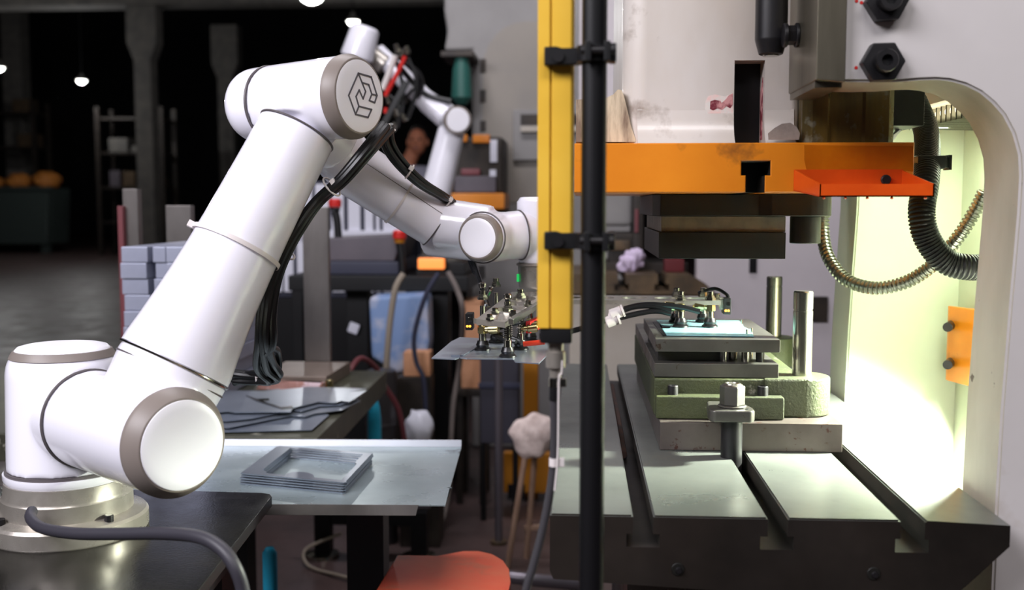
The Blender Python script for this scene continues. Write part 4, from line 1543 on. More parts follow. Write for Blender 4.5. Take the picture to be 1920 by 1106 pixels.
for pts in ([(884, 480, 1.67), (896, 515, 1.65), (906, 545, 1.63), (916, 575, 1.62)], [(930, 625, 1.58), (950, 630, 1.57), (976, 640, 1.56)],
            [(924, 620, 1.585), (945, 612, 1.58), (975, 605, 1.58), (1010, 606, 1.6)], [(924, 626, 1.58), (945, 636, 1.56), (968, 640, 1.55)]):
    bm = new()
    tube(bm, [P(a, b, Y=c_) for a, b, c_ in pts], 0.0036, 8, 8)
    obj('air_hose', bm, 'black_rubber', grip)
bm = new()
a, b = P(981, 645, Y=1.53), P(1021, 641, Y=1.53)
tube(bm, [a, (a + b) / 2, b], 0.0038, 10, 4)
obj('red_hose', bm, mat('red_hose', (236, 70, 44), 0.35), grip, label='short bright red hose')
bm = new()
a, b = P(990, 614, Y=1.58), P(1030, 596, Y=1.66)
obox(bm, frame((a + b) / 2, b - a), (b - a).length / 2, 0.004, 0.009, 0.001)
obj('red_bracket', bm, 'red', grip)
# held sheet
bm = new()
poly = [(809, 671), (846, 640), (862, 632), (1030, 640), (1052, 640), (1010, 681), (966, 678), (962, 673), (876, 672), (862, 670), (853, 673)]
plp = [P(a, b, Z=zs) for a, b in poly]
prism(bm, [v - VZ * 0.0015 for v in plp], (0, 0, 0.0015))
hs = obj('sheet_blank', bm, 'sheet')
hs['label'] = 'thin grey steel sheet held in the air by suction cups left of the light curtain'
hs['category'] = 'sheet'
a = [P(846, 664, Z=zs + 0.0002), P(862, 664, Z=zs + 0.0002), P(862, 669, Z=zs + 0.0002), P(846, 669, Z=zs + 0.0002)]
bm = new()
prism(bm, a, (0, 0, 0.003))
obj('bent_tab', bm, 'sheet', hs)
bm = new()
prism(bm, [P(863, 667, Z=zs + 0.0002), P(900, 645, Z=zs + 0.0002), P(906, 645, Z=zs + 0.0002), P(869, 667, Z=zs + 0.0002)], (0, 0, 0.0012))
obj('pressed_rib', bm, 'sheet_dark', hs)

# ================================================================== TRAY with frames
zty = 0.720
tq = [P(835, 947, Z=zty), P(865, 838, Z=zty)]
tl = P(404, 836, Z=zty)
trt = thing('sheet_tray', 'galvanised sheet tray with bent edges between robot and press', 'tray', ((tq[0].x - 0.2), 1.85, 0))
th = 0.002
fl_y = tq[0].y
fx0 = -0.72
rot = (tq[1] - tq[0])
backdir = (tq[1] - tl).normalized()
TLb = tq[1] - backdir * 0.62
TLf = tq[0] + Vector((-0.60, (TLb - tq[1]).y * 0.97, 0))
# keep the tray behind the robot table edge
floor_q = [tq[0], tq[1], TLb, TLf]
bm = new()
nh = [(843, 914, 0.0035), (746, 838.5, 0.0035), (497, 834, 0.004)]
plate(bm, [(v.x, v.y) for v in floor_q], [circ(P(a, b, Z=zty).x, P(a, b, Z=zty).y + (0.012 if b < 850 else 0), r, 12) for a, b, r in nh], th, Matrix.Translation((0, 0, zty - th / 2)))
obj('tray_floor', bm, 'galv', trt)
hgt = P(865, 826, Y=tq[1].y).z - zty
bm = new()
prism(bm, [tq[1], TLb, TLb + Vector((0, 0.004, hgt)), tq[1] + Vector((0, 0.004, hgt))], (0, 0.002, 0), 0.0004, 1)
obj('back_flange', bm, mat('flange_bright', (222, 226, 236), 0.3, 0.3, stain=(90, 88, 90), sscale=30, sthr=0.74), trt)
fe = P(786, 945, Z=zty)
bm = new()
fa = Vector((fe.x, tq[0].y + (fe.x - tq[0].x) * 0.0, zty))
sl = (TLf - tq[0]).normalized()
fa = tq[0] + sl * ((tq[0].x - fe.x))
prism(bm, [fa + Vector((0, -0.001, 0.0)), TLf + Vector((0, -0.001, 0.0)), TLf + Vector((0, -0.006, -0.016)), fa + Vector((-0.004, -0.006, -0.016))], (0, 0.002, 0), 0.0003, 1)
obj('front_flange', bm, 'bar_steel', trt)
# stand under the tray
sx = P(690, 1000, Y=2.03).x
B('stand_post', 'navy', trt, sx - 0.036, sx + 0.036, 2.0, 2.06, 0.012, zty - 0.02)
B('stand_plate', 'navy', trt, sx - 0.09, sx + 0.09, 1.90, 2.07, zty - 0.0195, zty - 0.0021)
B('stand_foot', 'navy', trt, sx - 0.12, sx + 0.04, 1.94, 2.07, 0, 0.0115)
# stack of window frames on the tray
zt_top = zty
A_ = P(451, 903, Z=zty + 0.004)
B_ = P(648, 925, Z=zty + 0.001)
Cc = P(699, 868, Z=zty + 0.001)
D_ = P(520, 866, Z=zty + 0.001)
fo_c = [B_ + (Vector((-1, 0, 0)) * 0.0), Cc]
u = (B_ - A_)
u.z = 0
wlen = u.length
u.normalize()
v = (Cc - B_)
v.z = 0
vlen = v.length
v.normalize()
Mf = Matrix(((u.x, v.x, 0, B_.x), (u.y, v.y, 0, B_.y), (0, 0, 1, 0), (0, 0, 0, 1)))
out = [(-wlen, 0), (-0.004, 0), (0, 0.004), (0, vlen), (-wlen + 0.004, vlen), (-wlen, vlen - 0.006)]
tab = arc(-wlen * 0.46, 0.014, 0.028, PI, 0, 8)
inn = [(-0.012, 0.014)] + [(-0.012, vlen * 0.60), (-0.018, vlen * 0.64), (-0.018, vlen - 0.012), (-wlen + 0.034, vlen - 0.012), (-wlen + 0.034, 0.030), (-wlen + 0.044, 0.022), (-wlen + 0.044, 0.014)] + tab
n_frames = 5
names = ['bottom', 'second from bottom', 'middle', 'second from top', 'topmost']
for k in range(n_frames):
    bm = new()
    j = Matrix.Translation((random.uniform(-.0015, .0015), random.uniform(-.0015, .0015), zty + 0.0002 + k * 0.0043 + 0.001))
    plate(bm, out, [inn], 0.0022, j @ Mf)
    # folded rims that keep the frames apart
    for (x0, x1, y0, y1) in ((-0.0015, -0.0003, 0.006, vlen - 0.004), (-wlen + 0.032, -wlen + 0.0335, 0.034, vlen - 0.014)):
        t = new()
        box(t, x0, x1, y0, y1, -0.001, 0.0030)
        merge(bm, t, j @ Mf)
    tag(obj('frame_blank', bm, 'sheet'), '%s of the five rectangular sheet frames stacked on the tray' % names[k], 'frame', 'sheet frames stacked on the tray')

# ================================================================== STACK TABLE behind the tray
ZS = 0.72
r0, r1 = P(598, 819, Z=ZS), P(709, 711, Z=ZS)
st = thing('stacking_table', 'heavy olive steel plate table behind the tray, piled with cut sheets', 'table', ((r0.x + r1.x) / 2 - 0.6, 2.6, 0))
xl = -2.25
d_ = (r1 - r0).normalized()
r0 = r0 - d_ * 0.01
r1b = r0 + d_ * ((3.05 - r0.y) / d_.y)
zz = 0.060
bm = new()
prism(bm, [(r0.x, r0.y, ZS - zz), (r1b.x, r1b.y, ZS - zz), (xl, r1b.y, ZS - zz), (xl, r0.y, ZS - zz)], (0, 0, zz), 0.003)
obj('table_top', bm, 'olive', st)
for x, y in ((r0.x - 0.34, r0.y + 0.12), (r1b.x - 0.42, r1b.y - 0.1), (xl + 0.1, r0.y + 0.1), (xl + 0.1, r1b.y - 0.1)):
    B('leg', 'black_paint', st, x - 0.04, x + 0.04, y - 0.04, y + 0.04, 0, ZS - zz - 0.0005)
# base plate with pillar
pb = [P(612, 724, Z=ZS), P(656, 690, Z=ZS)]
zpt = ZS + 0.034
pp = thing('stacking_pillar', 'tall flat steel pillar standing on a thick ground plate', 'post', (P(598, 676, Z=zpt).x, P(598, 676, Z=zpt).y - 0.02, ZS))
f1, f2_ = P(612, 706, Z=zpt), P(657, 678, Z=zpt)
xlb = -0.84
bm = new()
prism(bm, [(f1.x, f1.y, ZS + 0.0003), (f2_.x, f2_.y, ZS + 0.0003), (xlb, f2_.y, ZS + 0.0003), (xlb, f1.y, ZS + 0.0003)], (0, 0, 0.0337), 0.002)
obj('ground_plate', bm, mat('ground_plate', (136, 120, 110), 0.4, 0.3, c2=(116, 102, 92), scale=8), pp)  # reddish tint of a reflection put into the plate colour
c0_ = P(599, 675, Z=zpt)
hw_ = 24.5 / FPX * c0_.y
B('pillar_bar', 'bar_steel', pp, c0_.x - hw_, c0_.x + hw_, c0_.y - 0.026, c0_.y - 0.004, zpt + 0.0003, P(599, 388, Y=c0_.y).z, bev=0.002)
c = P(619, 716, Z=ZS)
C('brass_pin', 'brass', pp, (f1.x + 0.012, f1.y - 0.022, ZS + 0.0004), (f1.x + 0.012, f1.y - 0.022, ZS + 0.03), 0.010, seg=18, bev=0.002)
# reddish paper-wrapped strip in front of ground plate
bm = new()
g0_, g1_ = P(440, 724, Z=ZS), P(607, 731, Z=ZS)
prism(bm, [(-0.84, g0_.y - 0.02, ZS + 0.0004), (g1_.x, g1_.y - 0.03, ZS + 0.0004), (g1_.x + 0.004, f1.y - 0.006, ZS + 0.0004), (-0.84, f1.y - 0.006, ZS + 0.0004)], (0, 0, 0.022), 0.004)
tag(obj('stop_bar', bm, mat('pink_bar', (196, 150, 142), 0.45, c2=(170, 120, 108), scale=14, stain=(214, 190, 196), sscale=20, sthr=0.55)), 'worn pinkish stop bar lying along the ground plate', 'bar')
# cut sheets
sheets = [([(380, 812), (585, 807), (617, 779), (606, 773), (440, 772), (380, 780)], 0.0, 'lowest cut sheet on the olive table, nearest the tray', 'sheet_dark'),
          ([(380, 800), (430, 803), (545, 780), (572, 782), (590, 776), (640, 770), (676, 752), (560, 745), (400, 760)], 0.005, 'jagged cut sheet just above the lowest one on the olive table', 'sheet'),
          ([(380, 790), (427, 790), (470, 786), (548, 770), (566, 772), (600, 762), (640, 760), (672, 748), (520, 730), (400, 748)], 0.010, 'third cut sheet up on the olive table with zigzag front', 'sheet_dark'),
          ([(380, 776), (427, 772), (440, 774), (545, 773), (549, 766), (598, 754), (628, 756), (641, 752), (655, 755), (688, 733), (655, 735), (688, 729), (580, 726), (500, 734), (380, 732)], 0.016, 'topmost cut sheet on the olive table with notched front edge', 'sheet')]
for poly, dz, lab, mm in sheets:
    bm = new()
    prism(bm, [P(a, b, Z=ZS + 0.003 + dz) for a, b in poly], (0, 0, 0.0014))
    for (k0, k1) in ((1, 2), (3, 4)):
        pass
    bmesh.ops.translate(bm, vec=(0, 0, 0), verts=bm.verts[:])
    o = tag(obj('cut_sheet', bm, mm), lab, 'sheet', 'cut sheets on the olive table')
top = o
bm = new()
q_ = [(461, 742), (482, 749), (504, 748), (505, 751), (492, 752), (500, 756), (527, 764), (549, 762), (549, 765), (527, 767), (496, 757), (480, 752)]
prism(bm, [P(a, b, Z=ZS + 0.0206) for a, b in q_], (0, 0, 0.002))
obj('bent_rim', bm, 'chrome', top)
# ------------------------------------------------------------------ magazine of blank bundles, far left on the same table
ymag = 2.45
ordn = ['topmost', 'second', 'third', 'fourth', 'fifth', 'sixth', 'seventh', 'eighth', 'ninth', 'tenth', 'eleventh', 'twelfth']
ztop = P(250, 463, Y=ymag).z
cols = [(224, 275, 'left'), (282, 308, 'narrow middle'), (309, 378, 'right')]
nlay = 10
lh = (ztop - ZS - 0.001) / nlay
for ci, (pl_, pr_, cn) in enumerate(cols):
    xa_, xb_ = P(pl_, 500, Y=ymag).x, P(pr_, 500, Y=ymag).x
    for k in range(nlay):
        z1 = ztop - k * lh
        jx, jy = random.uniform(-.004, .004), random.uniform(-.004, .004)
        jy += 0.006 if ci == 1 else 0
        bm = new()
        box(bm, xa_ + jx + 0.001, xb_ + jx - 0.001, ymag + jy + 0.01, ymag + 0.42 + jy, z1 - lh + 0.0012, z1, bev=0.002)
        tag(obj('blank_bundle', bm, 'lavender_blank'), '%s bundle down in the %s column of pale blanks behind the robot arm' % (ordn[k], cn), 'bundle', 'bundles of pale blanks behind the robot')
for nm, l, r, t, Y, m, lab in (('magazine_bar', 231, 259, 354, 2.585, 'bar_steel', 'taller steel bar standing in front of the left bundles'),
                               ('magazine_bar', 311, 358, 385, 2.92, 'bar_steel', 'wide grey steel bar rising behind the right bundles'),
                               ('magazine_bar', 223, 236, 386, 2.95, 'maroon', 'thin maroon bar at the left edge of the bundles')):
    a, b = P(l, 420, Y=Y).x, P(r, 420, Y=Y).x
    if Y < 2.6:
        Y = 2.92
        a, b = P(l, 420, Y=Y).x, P(r, 420, Y=Y).x
    if m == 'maroon':
        Y = 2.90
        a, b = P(l, 420, Y=Y).x, P(l + 12, 420, Y=Y).x
        a, b = a - 0.004, P(230.5, 420, Y=Y).x
    B_o = new()
    box(B_o, a, b, Y, Y + 0.03, ZS + 0.0003, P((l + r) / 2, t, Y=Y).z, bev=0.0015)
    tag(obj(nm, B_o, m), lab, 'bar', 'magazine bars')

# ================================================================== RED SEAT at the bottom
ZR = 0.52
pts_r = [(745, 1040), (820, 1041), (838, 1038), (868, 1032), (898, 1032), (924, 1038), (944, 1050), (955, 1066), (958, 1090)]
top_ = [P(a, b, Z=ZR) for a, b in pts_r]
ctr = P(845, 1110, Z=ZR)
extra = [P(945, 1150, Z=ZR), P(900, 1178, Z=ZR), P(760, 1170, Z=ZR), P(672, 1160, Z=ZR)]
stool = thing('red_stool', 'worn red-orange stool seat with one rounded end at the bottom edge', 'stool', (ctr.x, ctr.y, 0))
bm = new()
prism(bm, [v - VZ * 0.022 for v in top_ + extra], (0, 0, 0.022), 0.003)
obj('seat', bm, 'red_seat', stool)
for a, b in ((770, 1075), (915, 1075), (905, 1150), (740, 1150)):
    q0 = P(a, b, Z=ZR)
    C('leg', 'black_paint', stool, (q0.x, q0.y, 0), (q0.x, q0.y, ZR - 0.0225), 0.013, seg=14)
# ================================================================== BACKGROUND: second machine cell


def pxb(bm, l, r, t, b, y0, y1, bev=0.0):
    """box whose front face at depth y0 spans the pixel rectangle"""
    a, c = P(l, (t + b) / 2, Y=y0).x, P(r, (t + b) / 2, Y=y0).x
    m = (l + r) / 2
    box(bm, a, c, y0, y1, P(m, b, Y=y0).z, P(m, t, Y=y0).z, bev)


def pb_(name, m, par, l, r, t, b, y0, dy, bev=0.004, floor=False, label=None):
    a, c = P(l, (t + min(b, 1000)) / 2, Y=y0).x, P(r, (t + min(b, 1000)) / 2, Y=y0).x
    mx = (l + r) / 2
    return B(name, m, par, a, c, y0, y0 + dy, 0.0 if floor else P(mx, b, Y=y0).z, P(mx, t, Y=y0).z, bev=bev, label=label)


# ---- second press, seen through the first one
p2_ = thing('punch_press', 'blurred second press seen through the die gap of the front press', 'press', (P(1200, 700, Y=3.7).x, 4.0, 0))
zb2 = P(1200, 514, Y=3.6).z
zb3 = P(1200, 552, Y=3.6).z
b0, b1 = P(1062, 530, Y=3.6).x, P(1322, 530, Y=3.6).x
bm = new()
lp = [(b0, zb2)]
for px in (1166, 1241):
    x = P(px, 530, Y=3.6).x
    lp += [(x - 0.013, zb2), (x - 0.013, zb2 - 0.034), (x - 0.024, zb2 - 0.034), (x - 0.024, zb2 - 0.055), (x + 0.024, zb2 - 0.055), (x + 0.024, zb2 - 0.034), (x + 0.013, zb2 - 0.034), (x + 0.013, zb2)]
lp += [(b1 - 0.05, zb2), (b1, zb2 - 0.03), (b1 + 0.04, zb3), (b0, zb3)]
prism(bm, [(x, 3.6, z) for x, z in lp], (0, 0.55, 0))
obj('bed', bm, 'far_brown', p2_)
B('pedestal', 'far_cream', p2_, b0 + 0.01, P(1306, 600, Y=3.7).x, 3.62, 4.14, 0, zb3 - 0.002, bev=0.01)
bm = new()
pl0 = [P(1308, 485, Y=3.7), P(1304, 600, Y=3.7)]
lp = [(pl0[0].x, 3.7, 0), (pl0[0].x, 3.7, P(1308, 340, Y=3.7).z)] + [(pl0[0].x - 0.10 * k / 5 , 3.7, P(1308, 340, Y=3.7).z + 0.05 + 0.11 * (k / 5) ** 0.5) for k in range(1, 6)] + \
     [(P(1085, 250, Y=3.7).x, 3.7, P(1085, 250, Y=3.7).z), (P(1085, 250, Y=3.7).x, 3.7, 2.3), (P(1760, 200, Y=3.7).x, 3.7, 2.3), (P(1760, 200, Y=3.7).x, 3.7, 0)]
prism(bm, lp, (0, 0.08, 0), 0.004)
obj('frame_plate', bm, mat('far_lavender', (206, 198, 202), 0.5, c2=(196, 188, 192), scale=3), p2_)
pb_('bolt_slot', 'black_paint', p2_, 1405, 1419, 470, 512, 3.695, 0.004, 0.001)
pb_('access_hatch', 'far_dark', p2_, 1500, 1552, 556, 604, 3.69, 0.009, 0.002)
pb_('ram', 'far_grey', p2_, 1092, 1187, 250, 424, 3.95, 0.3, 0.02)
pb_('ram_block', 'far_dark', p2_, 1187, 1208, 300, 480, 3.85, 0.25, 0.01)
pb_('guide_post', 'maroon', p2_, 1190, 1197, 392, 436, 3.84, 0.008, 0.002)
pb_('die_body', 'far_dark', p2_, 1142, 1200, 436, 505, 3.86, 0.2, 0.01)
pb_('die_body', 'far_brown', p2_, 1146, 1182, 450, 470, 3.85, 0.2, 0.005)
pb_('die_shoe', 'far_dark', p2_, 1136, 1290, 492, 513.5, 3.80, 0.3, 0.004)
# white rag and maroon box on the far bed
c = P(1184, 494, Y=3.74)
bm = new()
bmesh.ops.create_icosphere(bm, subdivisions=4, radius=1.0)
for v in bm.verts:
    n = v.co.normalized()
    k = 1 + 0.22 * math.sin(n.x * 5 + n.z * 4) * math.cos(n.y * 6 + 1) + 0.10 * math.sin(n.x * 11 + n.y * 9)
    v.co = Vector((n.x * 0.042 * k, n.y * 0.03 * k, max(n.z * 0.040 * k + 0.018 * n.x, -0.034)))
    v.co += c
zmin = min(v.co.z for v in bm.verts)
bmesh.ops.translate(bm, vec=(0, 0, zb2 + 0.0006 - zmin), verts=bm.verts[:])
tag(obj('white_rag', bm, 'rag', ang=180), 'crumpled pale lilac rag lying on the bed of the second press', 'rag')
a, b_ = P(1246, 500, Y=3.72), P(1282, 500, Y=3.72)
bm = new()
box(bm, a.x, b_.x, 3.70, 3.78, zb2 + 0.0005, P(1264, 486, Y=3.70).z, bev=0.004)
tag(obj('maroon_box', bm, 'red_dark'), 'small dark red box on the bed of the second press', 'box')

# ---- third press behind the light curtain
p3 = thing('punch_press', 'tall grey press farthest back, left of the yellow light curtain', 'press', (P(950, 400, Y=5.2).x, 5.5, 0))
Y3 = 5.2
pts3 = [(884, 760), (884, 108), (832, 95), (838, 60), (832, 20), (832, -180), (1200, -180), (1200, 760)]
bm = new()
lp = [P(a, b, Y=Y3) for a, b in pts3]
lp[0].z = 0
lp[-1].z = 0
lp[1].z = lp[2].z
prism(bm, lp, (0, 0.35, 0), 0.02)
obj('frame_plate', bm, 'far_grey', p3)
bm = new()
arcp = [(900, 380), (905, 250)] + [(905 + 80 * (1 - math.cos(k / 6 * PI / 2)), 130 - 90 * math.sin(k / 6 * PI / 2)) for k in range(7)] + [(1010, 40), (1010, 380)]
prism(bm, [P(a, b, Y=Y3 - 0.004) for a, b in arcp], (0, 0.0035, 0))
obj('tan_patch', bm, mat('far_tan', (150, 142, 132), 0.5, c2=(140, 134, 128), scale=3), p3)  # flat tan patch on the frame plate
for t_, b_ in ((110, 136), (168, 192), (226, 246)):
    pb_('bolt_slot', 'far_dark', p3, 900, 911, t_, b_, Y3 - 0.008, 0.008, 0.002)
pb_('side_door', 'far_grey', p3, 962, 1180, 205, 300, Y3 - 0.03, 0.025, 0.004)
pb_('door_shadow_gap', 'far_dark', p3, 976, 1120, 214, 234, Y3 - 0.034, 0.0035, 0.001)
pb_('shelf', 'far_cream', p3, 976, 1120, 236, 247, Y3 - 0.06, 0.029, 0.003)
bm = new()
lathe(bm, P(866, 196, Y=5.0), VZ, [(0, 0.025), (0.03, 0.05), (0.16, 0.042), (0.215, 0.03), (0.22, 0.02)], 24)
obj('air_tank', bm, 'teal_cover', p3, label='dark teal air tank')
pb_('tank_hanger', 'far_dark', p3, 826, 888, 95, 106, 4.95, 0.3, 0.004)
# its ram unit with orange plate
pb_('ram_frame', 'far_dark', p3, 846, 944, 256, 364, 4.9, 0.29, 0.02)
pb_('ram_plate', 'orange', p3, 846, 946, 362, 392, 4.86, 0.33, 0.006)
pb_('die_block', 'grey_box', p3, 852, 930, 330, 361, 4.865, 0.1, 0.006)
pb_('die_block', 'maroon', p3, 864, 900, 316, 329, 4.868, 0.05, 0.006)
pb_('highlight_strip', 'white_panel', p3, 919, 932, 262, 304, 4.892, 0.007, 0.001)  # white strips stand in for highlights on the dark ram frame
pb_('highlight_strip', 'white_panel', p3, 918, 930, 318, 332, 4.892, 0.007, 0.001)
pb_('orange_cover', 'orange', p3, 886, 918, 252, 268, 4.88, 0.04, 0.004)
pb_('orange_cover', 'orange', p3, 866, 876, 252, 266, 4.88, 0.04, 0.004)

# ---- second robot
Y2 = 4.3
r2 = thing('industrial_robot', 'smaller blurred white robot arm raised behind the front robot', 'robot', (P(826, 488, Y=Y2).x, Y2, P(826, 488, Y=Y2).z))


def q2(px, py, dy=0.0):
    return P(px, py, Y=Y2 + dy)


def part2(name, bmf, m=W):
    return obj(name, bmf, m, r2, ang=60)


k2 = Y2 / FPX
bm = new()
lathe(bm, q2(826, 488), VZ, [(0, 42 * k2), (0.02, 42 * k2), (0.022, 36 * k2), (0.06, 34 * k2)], 32)
part2('base_flange', bm, 'cast_alu')
bm = new()
cyl(bm, q2(826, 462), q2(826, 412), 34 * k2, 33 * k2, 32)
t = new()
cyl(t, q2(826, 420, 0.06), q2(806, 408, -0.12), 30 * k2, seg=32)
merge(bm, t)
part2('shoulder_housing', blend(bm, 0.006, 4))
bm = new()
cyl(bm, q2(808, 400, -0.06), q2(847, 244, -0.06), 29 * k2, 25 * k2, 32)
t = new()
cyl(t, q2(845, 228, 0.09), q2(858, 225, -0.13), 25 * k2, seg=32)
merge(bm, t)
part2('lower_arm', blend(bm, 0.006, 6))
bm = new()
cyl(bm, q2(857, 225, -0.128), q2(858, 225, -0.142), 25.5 * k2, seg=32)
part2('cap_ring', bm, 'robot_grey')
bm = new()
cyl(bm, q2(858, 225, -0.14), q2(858, 225, -0.148), 21.5 * k2, seg=32, bev=0.003)
part2('joint_cap', bm, 'robot_cap')
bm = new()
cyl(bm, q2(842, 222, 0.07), q2(800, 190, 0.07), 25 * k2, 21 * k2, 32)
cyl(bm, q2(802, 192, 0.07), q2(705, 95, 0.07), 20 * k2, 17 * k2, 32)
part2('upper_arm', blend(bm, 0.006, 4))
bm = new()
cyl(bm, q2(722, 122, 0.06), q2(690, 96, 0.06), 20 * k2, seg=24)
part2('wrist_link', bm, 'cast_alu')
bm = new()
cyl(bm, q2(668, 112, -0.02), q2(686, 50, -0.02), 31 * k2, 27 * k2, 32, bev=0.012)
part2('wrist_housing', bm)
bm = new()
cyl(bm, q2(645, 128, 0.0), q2(690, 118, 0.0), 24 * k2, 26 * k2, 32)
part2('wrist_link', bm)
bm = new()
tube(bm, [q2(745, 120, -0.02), q2(770, 150, 0.02), q2(800, 178, 0.03), q2(845, 190, 0.03)], 0.012, 8, 6)
part2('air_hose', bm, 'black_rubber')
bm = new()
tube(bm, [q2(760, 118, -0.03), q2(785, 140, -0.02), q2(790, 165, 0.0), q2(780, 182, 0.02)], 0.012, 8, 6)
part2('air_hose', bm, 'black_rubber')
bm = new()
torus(bm, q2(772, 176, 0.065), q2(700, 95) - q2(800, 190), 22 * k2, 0.006, 24, 8)
part2('cable_tie', bm, 'black_rubber')
g2 = thing('vacuum_gripper', 'blurred second gripper with a red hose held up by the smaller robot', 'gripper', q2(735, 240, -0.1))
for nm, m, pts, r in (('gripper_bar', 'tie', [(741, 104), (729, 138), (717, 168)], 0.012), ('red_hose', 'red', [(760, 106), (745, 138), (733, 160), (722, 180)], 0.009),
                      ('red_hose', 'red', [(724, 202), (722, 212)], 0.008)):
    bm = new()
    tube(bm, [q2(a, b, -0.12) for a, b in pts], r, 8, 4)
    obj(nm, bm, m, g2)
for k, (a, b) in enumerate(((745, 92), (764, 96), (728, 190), (742, 214), (758, 222), (738, 240), (752, 102))):
    bm = new()
    c = q2(a, b, -0.12)
    ax = Vector((random.uniform(-.5, .5), -0.3, 1))
    lathe(bm, c - ax.normalized() * 0.012, ax, [(0, 0.009), (0.01, 0.012), (0.02, 0.009), (0.032, 0.009), (0.034, 0.006)], 12)
    obj('hose_fitting', bm, 'chrome', g2)
bm = new()
obox(bm, frame(q2(740, 195, -0.115), (0.5, 0, 0.9)), 0.10, 0.008, 0.012, 0.003)
obj('gripper_plate', bm, 'black_plastic', g2)
for pts in ([(738, 100), (755, 160), (752, 215)], [(765, 108), (782, 160), (765, 222)], [(728, 176), (748, 200), (745, 238)]):
    bm = new()
    tube(bm, [q2(a, b, -0.1) for a, b in pts], 0.008, 8, 6)
    obj('air_hose', bm, 'black_rubber', g2)

# ---- black pedestal table under it, with control boxes
tb = thing('control_table', 'black framed table carrying the control boxes behind the gripper', 'table', (P(720, 700, Y=4.2).x, 4.3, 0))
pb_('table_top', 'black_paint', tb, 540, 878, 517, 546, 4.1, 0.75, 0.004)
for l, r, y in ((650, 690, 4.2), (808, 841, 4.15), (846, 876, 4.6), (548, 568, 4.6)):
    zt_ = P(700, 546, Y=4.1).z
    a, b_ = P(l, 650, Y=y).x, P(r, 650, Y=y).x
    B('leg', 'black_paint', tb, a, b_, y, y + (b_ - a), 0, zt_ - 0.0005, bev=0.003)
zped = P(826, 488, Y=Y2).z
B('robot_riser', 'black_paint', tb, P(782, 500, Y=4.16).x, P(872, 500, Y=4.16).x, 4.16, 4.52, P(700, 517, Y=4.1).z + 0.0005, zped - 0.0005, bev=0.004)
ztab = P(700, 517, Y=4.1).z
bm = new()
x0, x1 = P(596, 500, Y=4.15).x, P(748, 500, Y=4.15).x
x0b, x1b = P(626, 500, Y=4.15).x, P(728, 500, Y=4.15).x
box(bm, x0, x1, 4.15, 4.6, ztab + 0.0005, P(690, 490, Y=4.15).z, 0.006)
cb = thing('control_box', 'grey control box with a dark blue base on the black table', 'box', ((x0 + x1) / 2, 4.4, ztab))
obj('box_base', bm, 'blue_grey', cb)
bm = new()
zk0 = P(690, 489.8, Y=4.15).z
zk1 = P(690, 448, Y=4.15).z
prism(bm, [(x0, 4.16, zk0), (x1 - 0.02, 4.16, zk0), (x1 + 0.02, 4.16, zk1 + 0.03), (x1 - 0.06, 4.16, zk1 + 0.012), (x0, 4.16, zk1)], (0, 0.4, 0), 0.006)
obj('box_body', bm, 'grey_box', cb)


def estop(px, py, Y, zb_, label, stick):
    c = P(px, py, Y=Y)
    t = thing('emergency_stop', label, 'button', (c.x, Y, zb_), 'red stop buttons on the control table')
    bm = new()
    lathe(bm, c - VZ * 0.018, VZ, [(0, 0.018), (0.004, 0.026), (0.028, 0.027), (0.036, 0.02)], 24)
    obj('stop_button', bm, 'red', t)
    bm = new()
    lathe(bm, c - VZ * 0.032, VZ, [(0, 0.02), (0.0135, 0.022)], 20)
    obj('button_collar', bm, stick, t)
    bm = new()
    tube(bm, [c - VZ * 0.032, Vector((c.x + 0.008, Y, (c.z - 0.032) * 0.6 + zb_ * 0.4)), Vector((c.x + 0.012, Y, zb_ + 0.0006))], 0.016, 10, 6)
    obj('button_stem', bm, 'black_plastic', t)


estop(628, 381, 4.3, zk1 + 0.001, 'red stop button on a dark stem above the grey control box', 'black_plastic')
estop(749, 440, 4.13, ztab, 'red stop button on an amber collar at the right end of the grey control box', 'safety_yellow')
c = P(808, 494, Y=4.12)
am = thing('amber_beacon', 'glowing amber rectangular signal light below the front robot wrist', 'lamp', (c.x, 4.13, c.z - 0.03))
bm = new()
pxb(bm, 783, 833, 484, 505, 4.115, 4.145, 0.006)
obj('beacon_lens', bm, mat('beacon', (255, 150, 70), 0.4, emit=(255, 140, 66), estr=1.0), am)
bm = new()
box(bm, P(781, 500, Y=4.146).x, P(838, 500, Y=4.146).x, 4.146, 4.158, ztab + 0.0006, P(808, 482, Y=4.146).z, 0.002)
obj('beacon_back', bm, 'black_plastic', am)
# white panelled cabinet behind
wc = thing('white_cabinet', 'white panelled cabinet with dark gaps behind the steel pillar', 'cabinet', (P(640, 500, Y=5.3).x, 5.5, 0))
for l, r in ((515, 527), (531, 549), (556, 586), (592, 618), (622, 645), (653, 676), (684, 700), (705, 712), (718, 760)):
    bm = new()
    a, b_ = P(l, 460, Y=5.3).x, P(r, 460, Y=5.3).x
    box(bm, a, b_, 5.3, 5.32, P(640, 548, Y=5.3).z, P(640, 345, Y=5.3).z, 0.004)
    obj('panel', bm, 'white_panel', wc)
bm = new()
pxb(bm, 510, 764, 340, 558, 5.325, 5.7, 0.005)
obj('cabinet_body', bm, 'blue_grey', wc)
pb_('cabinet_rail', 'white_panel', wc, 512, 762, 432, 446, 5.285, 0.014, 0.002)
pb_('plinth', 'black_paint', wc, 515, 760, 559, 800, 5.33, 0.34, 0.004, floor=True)
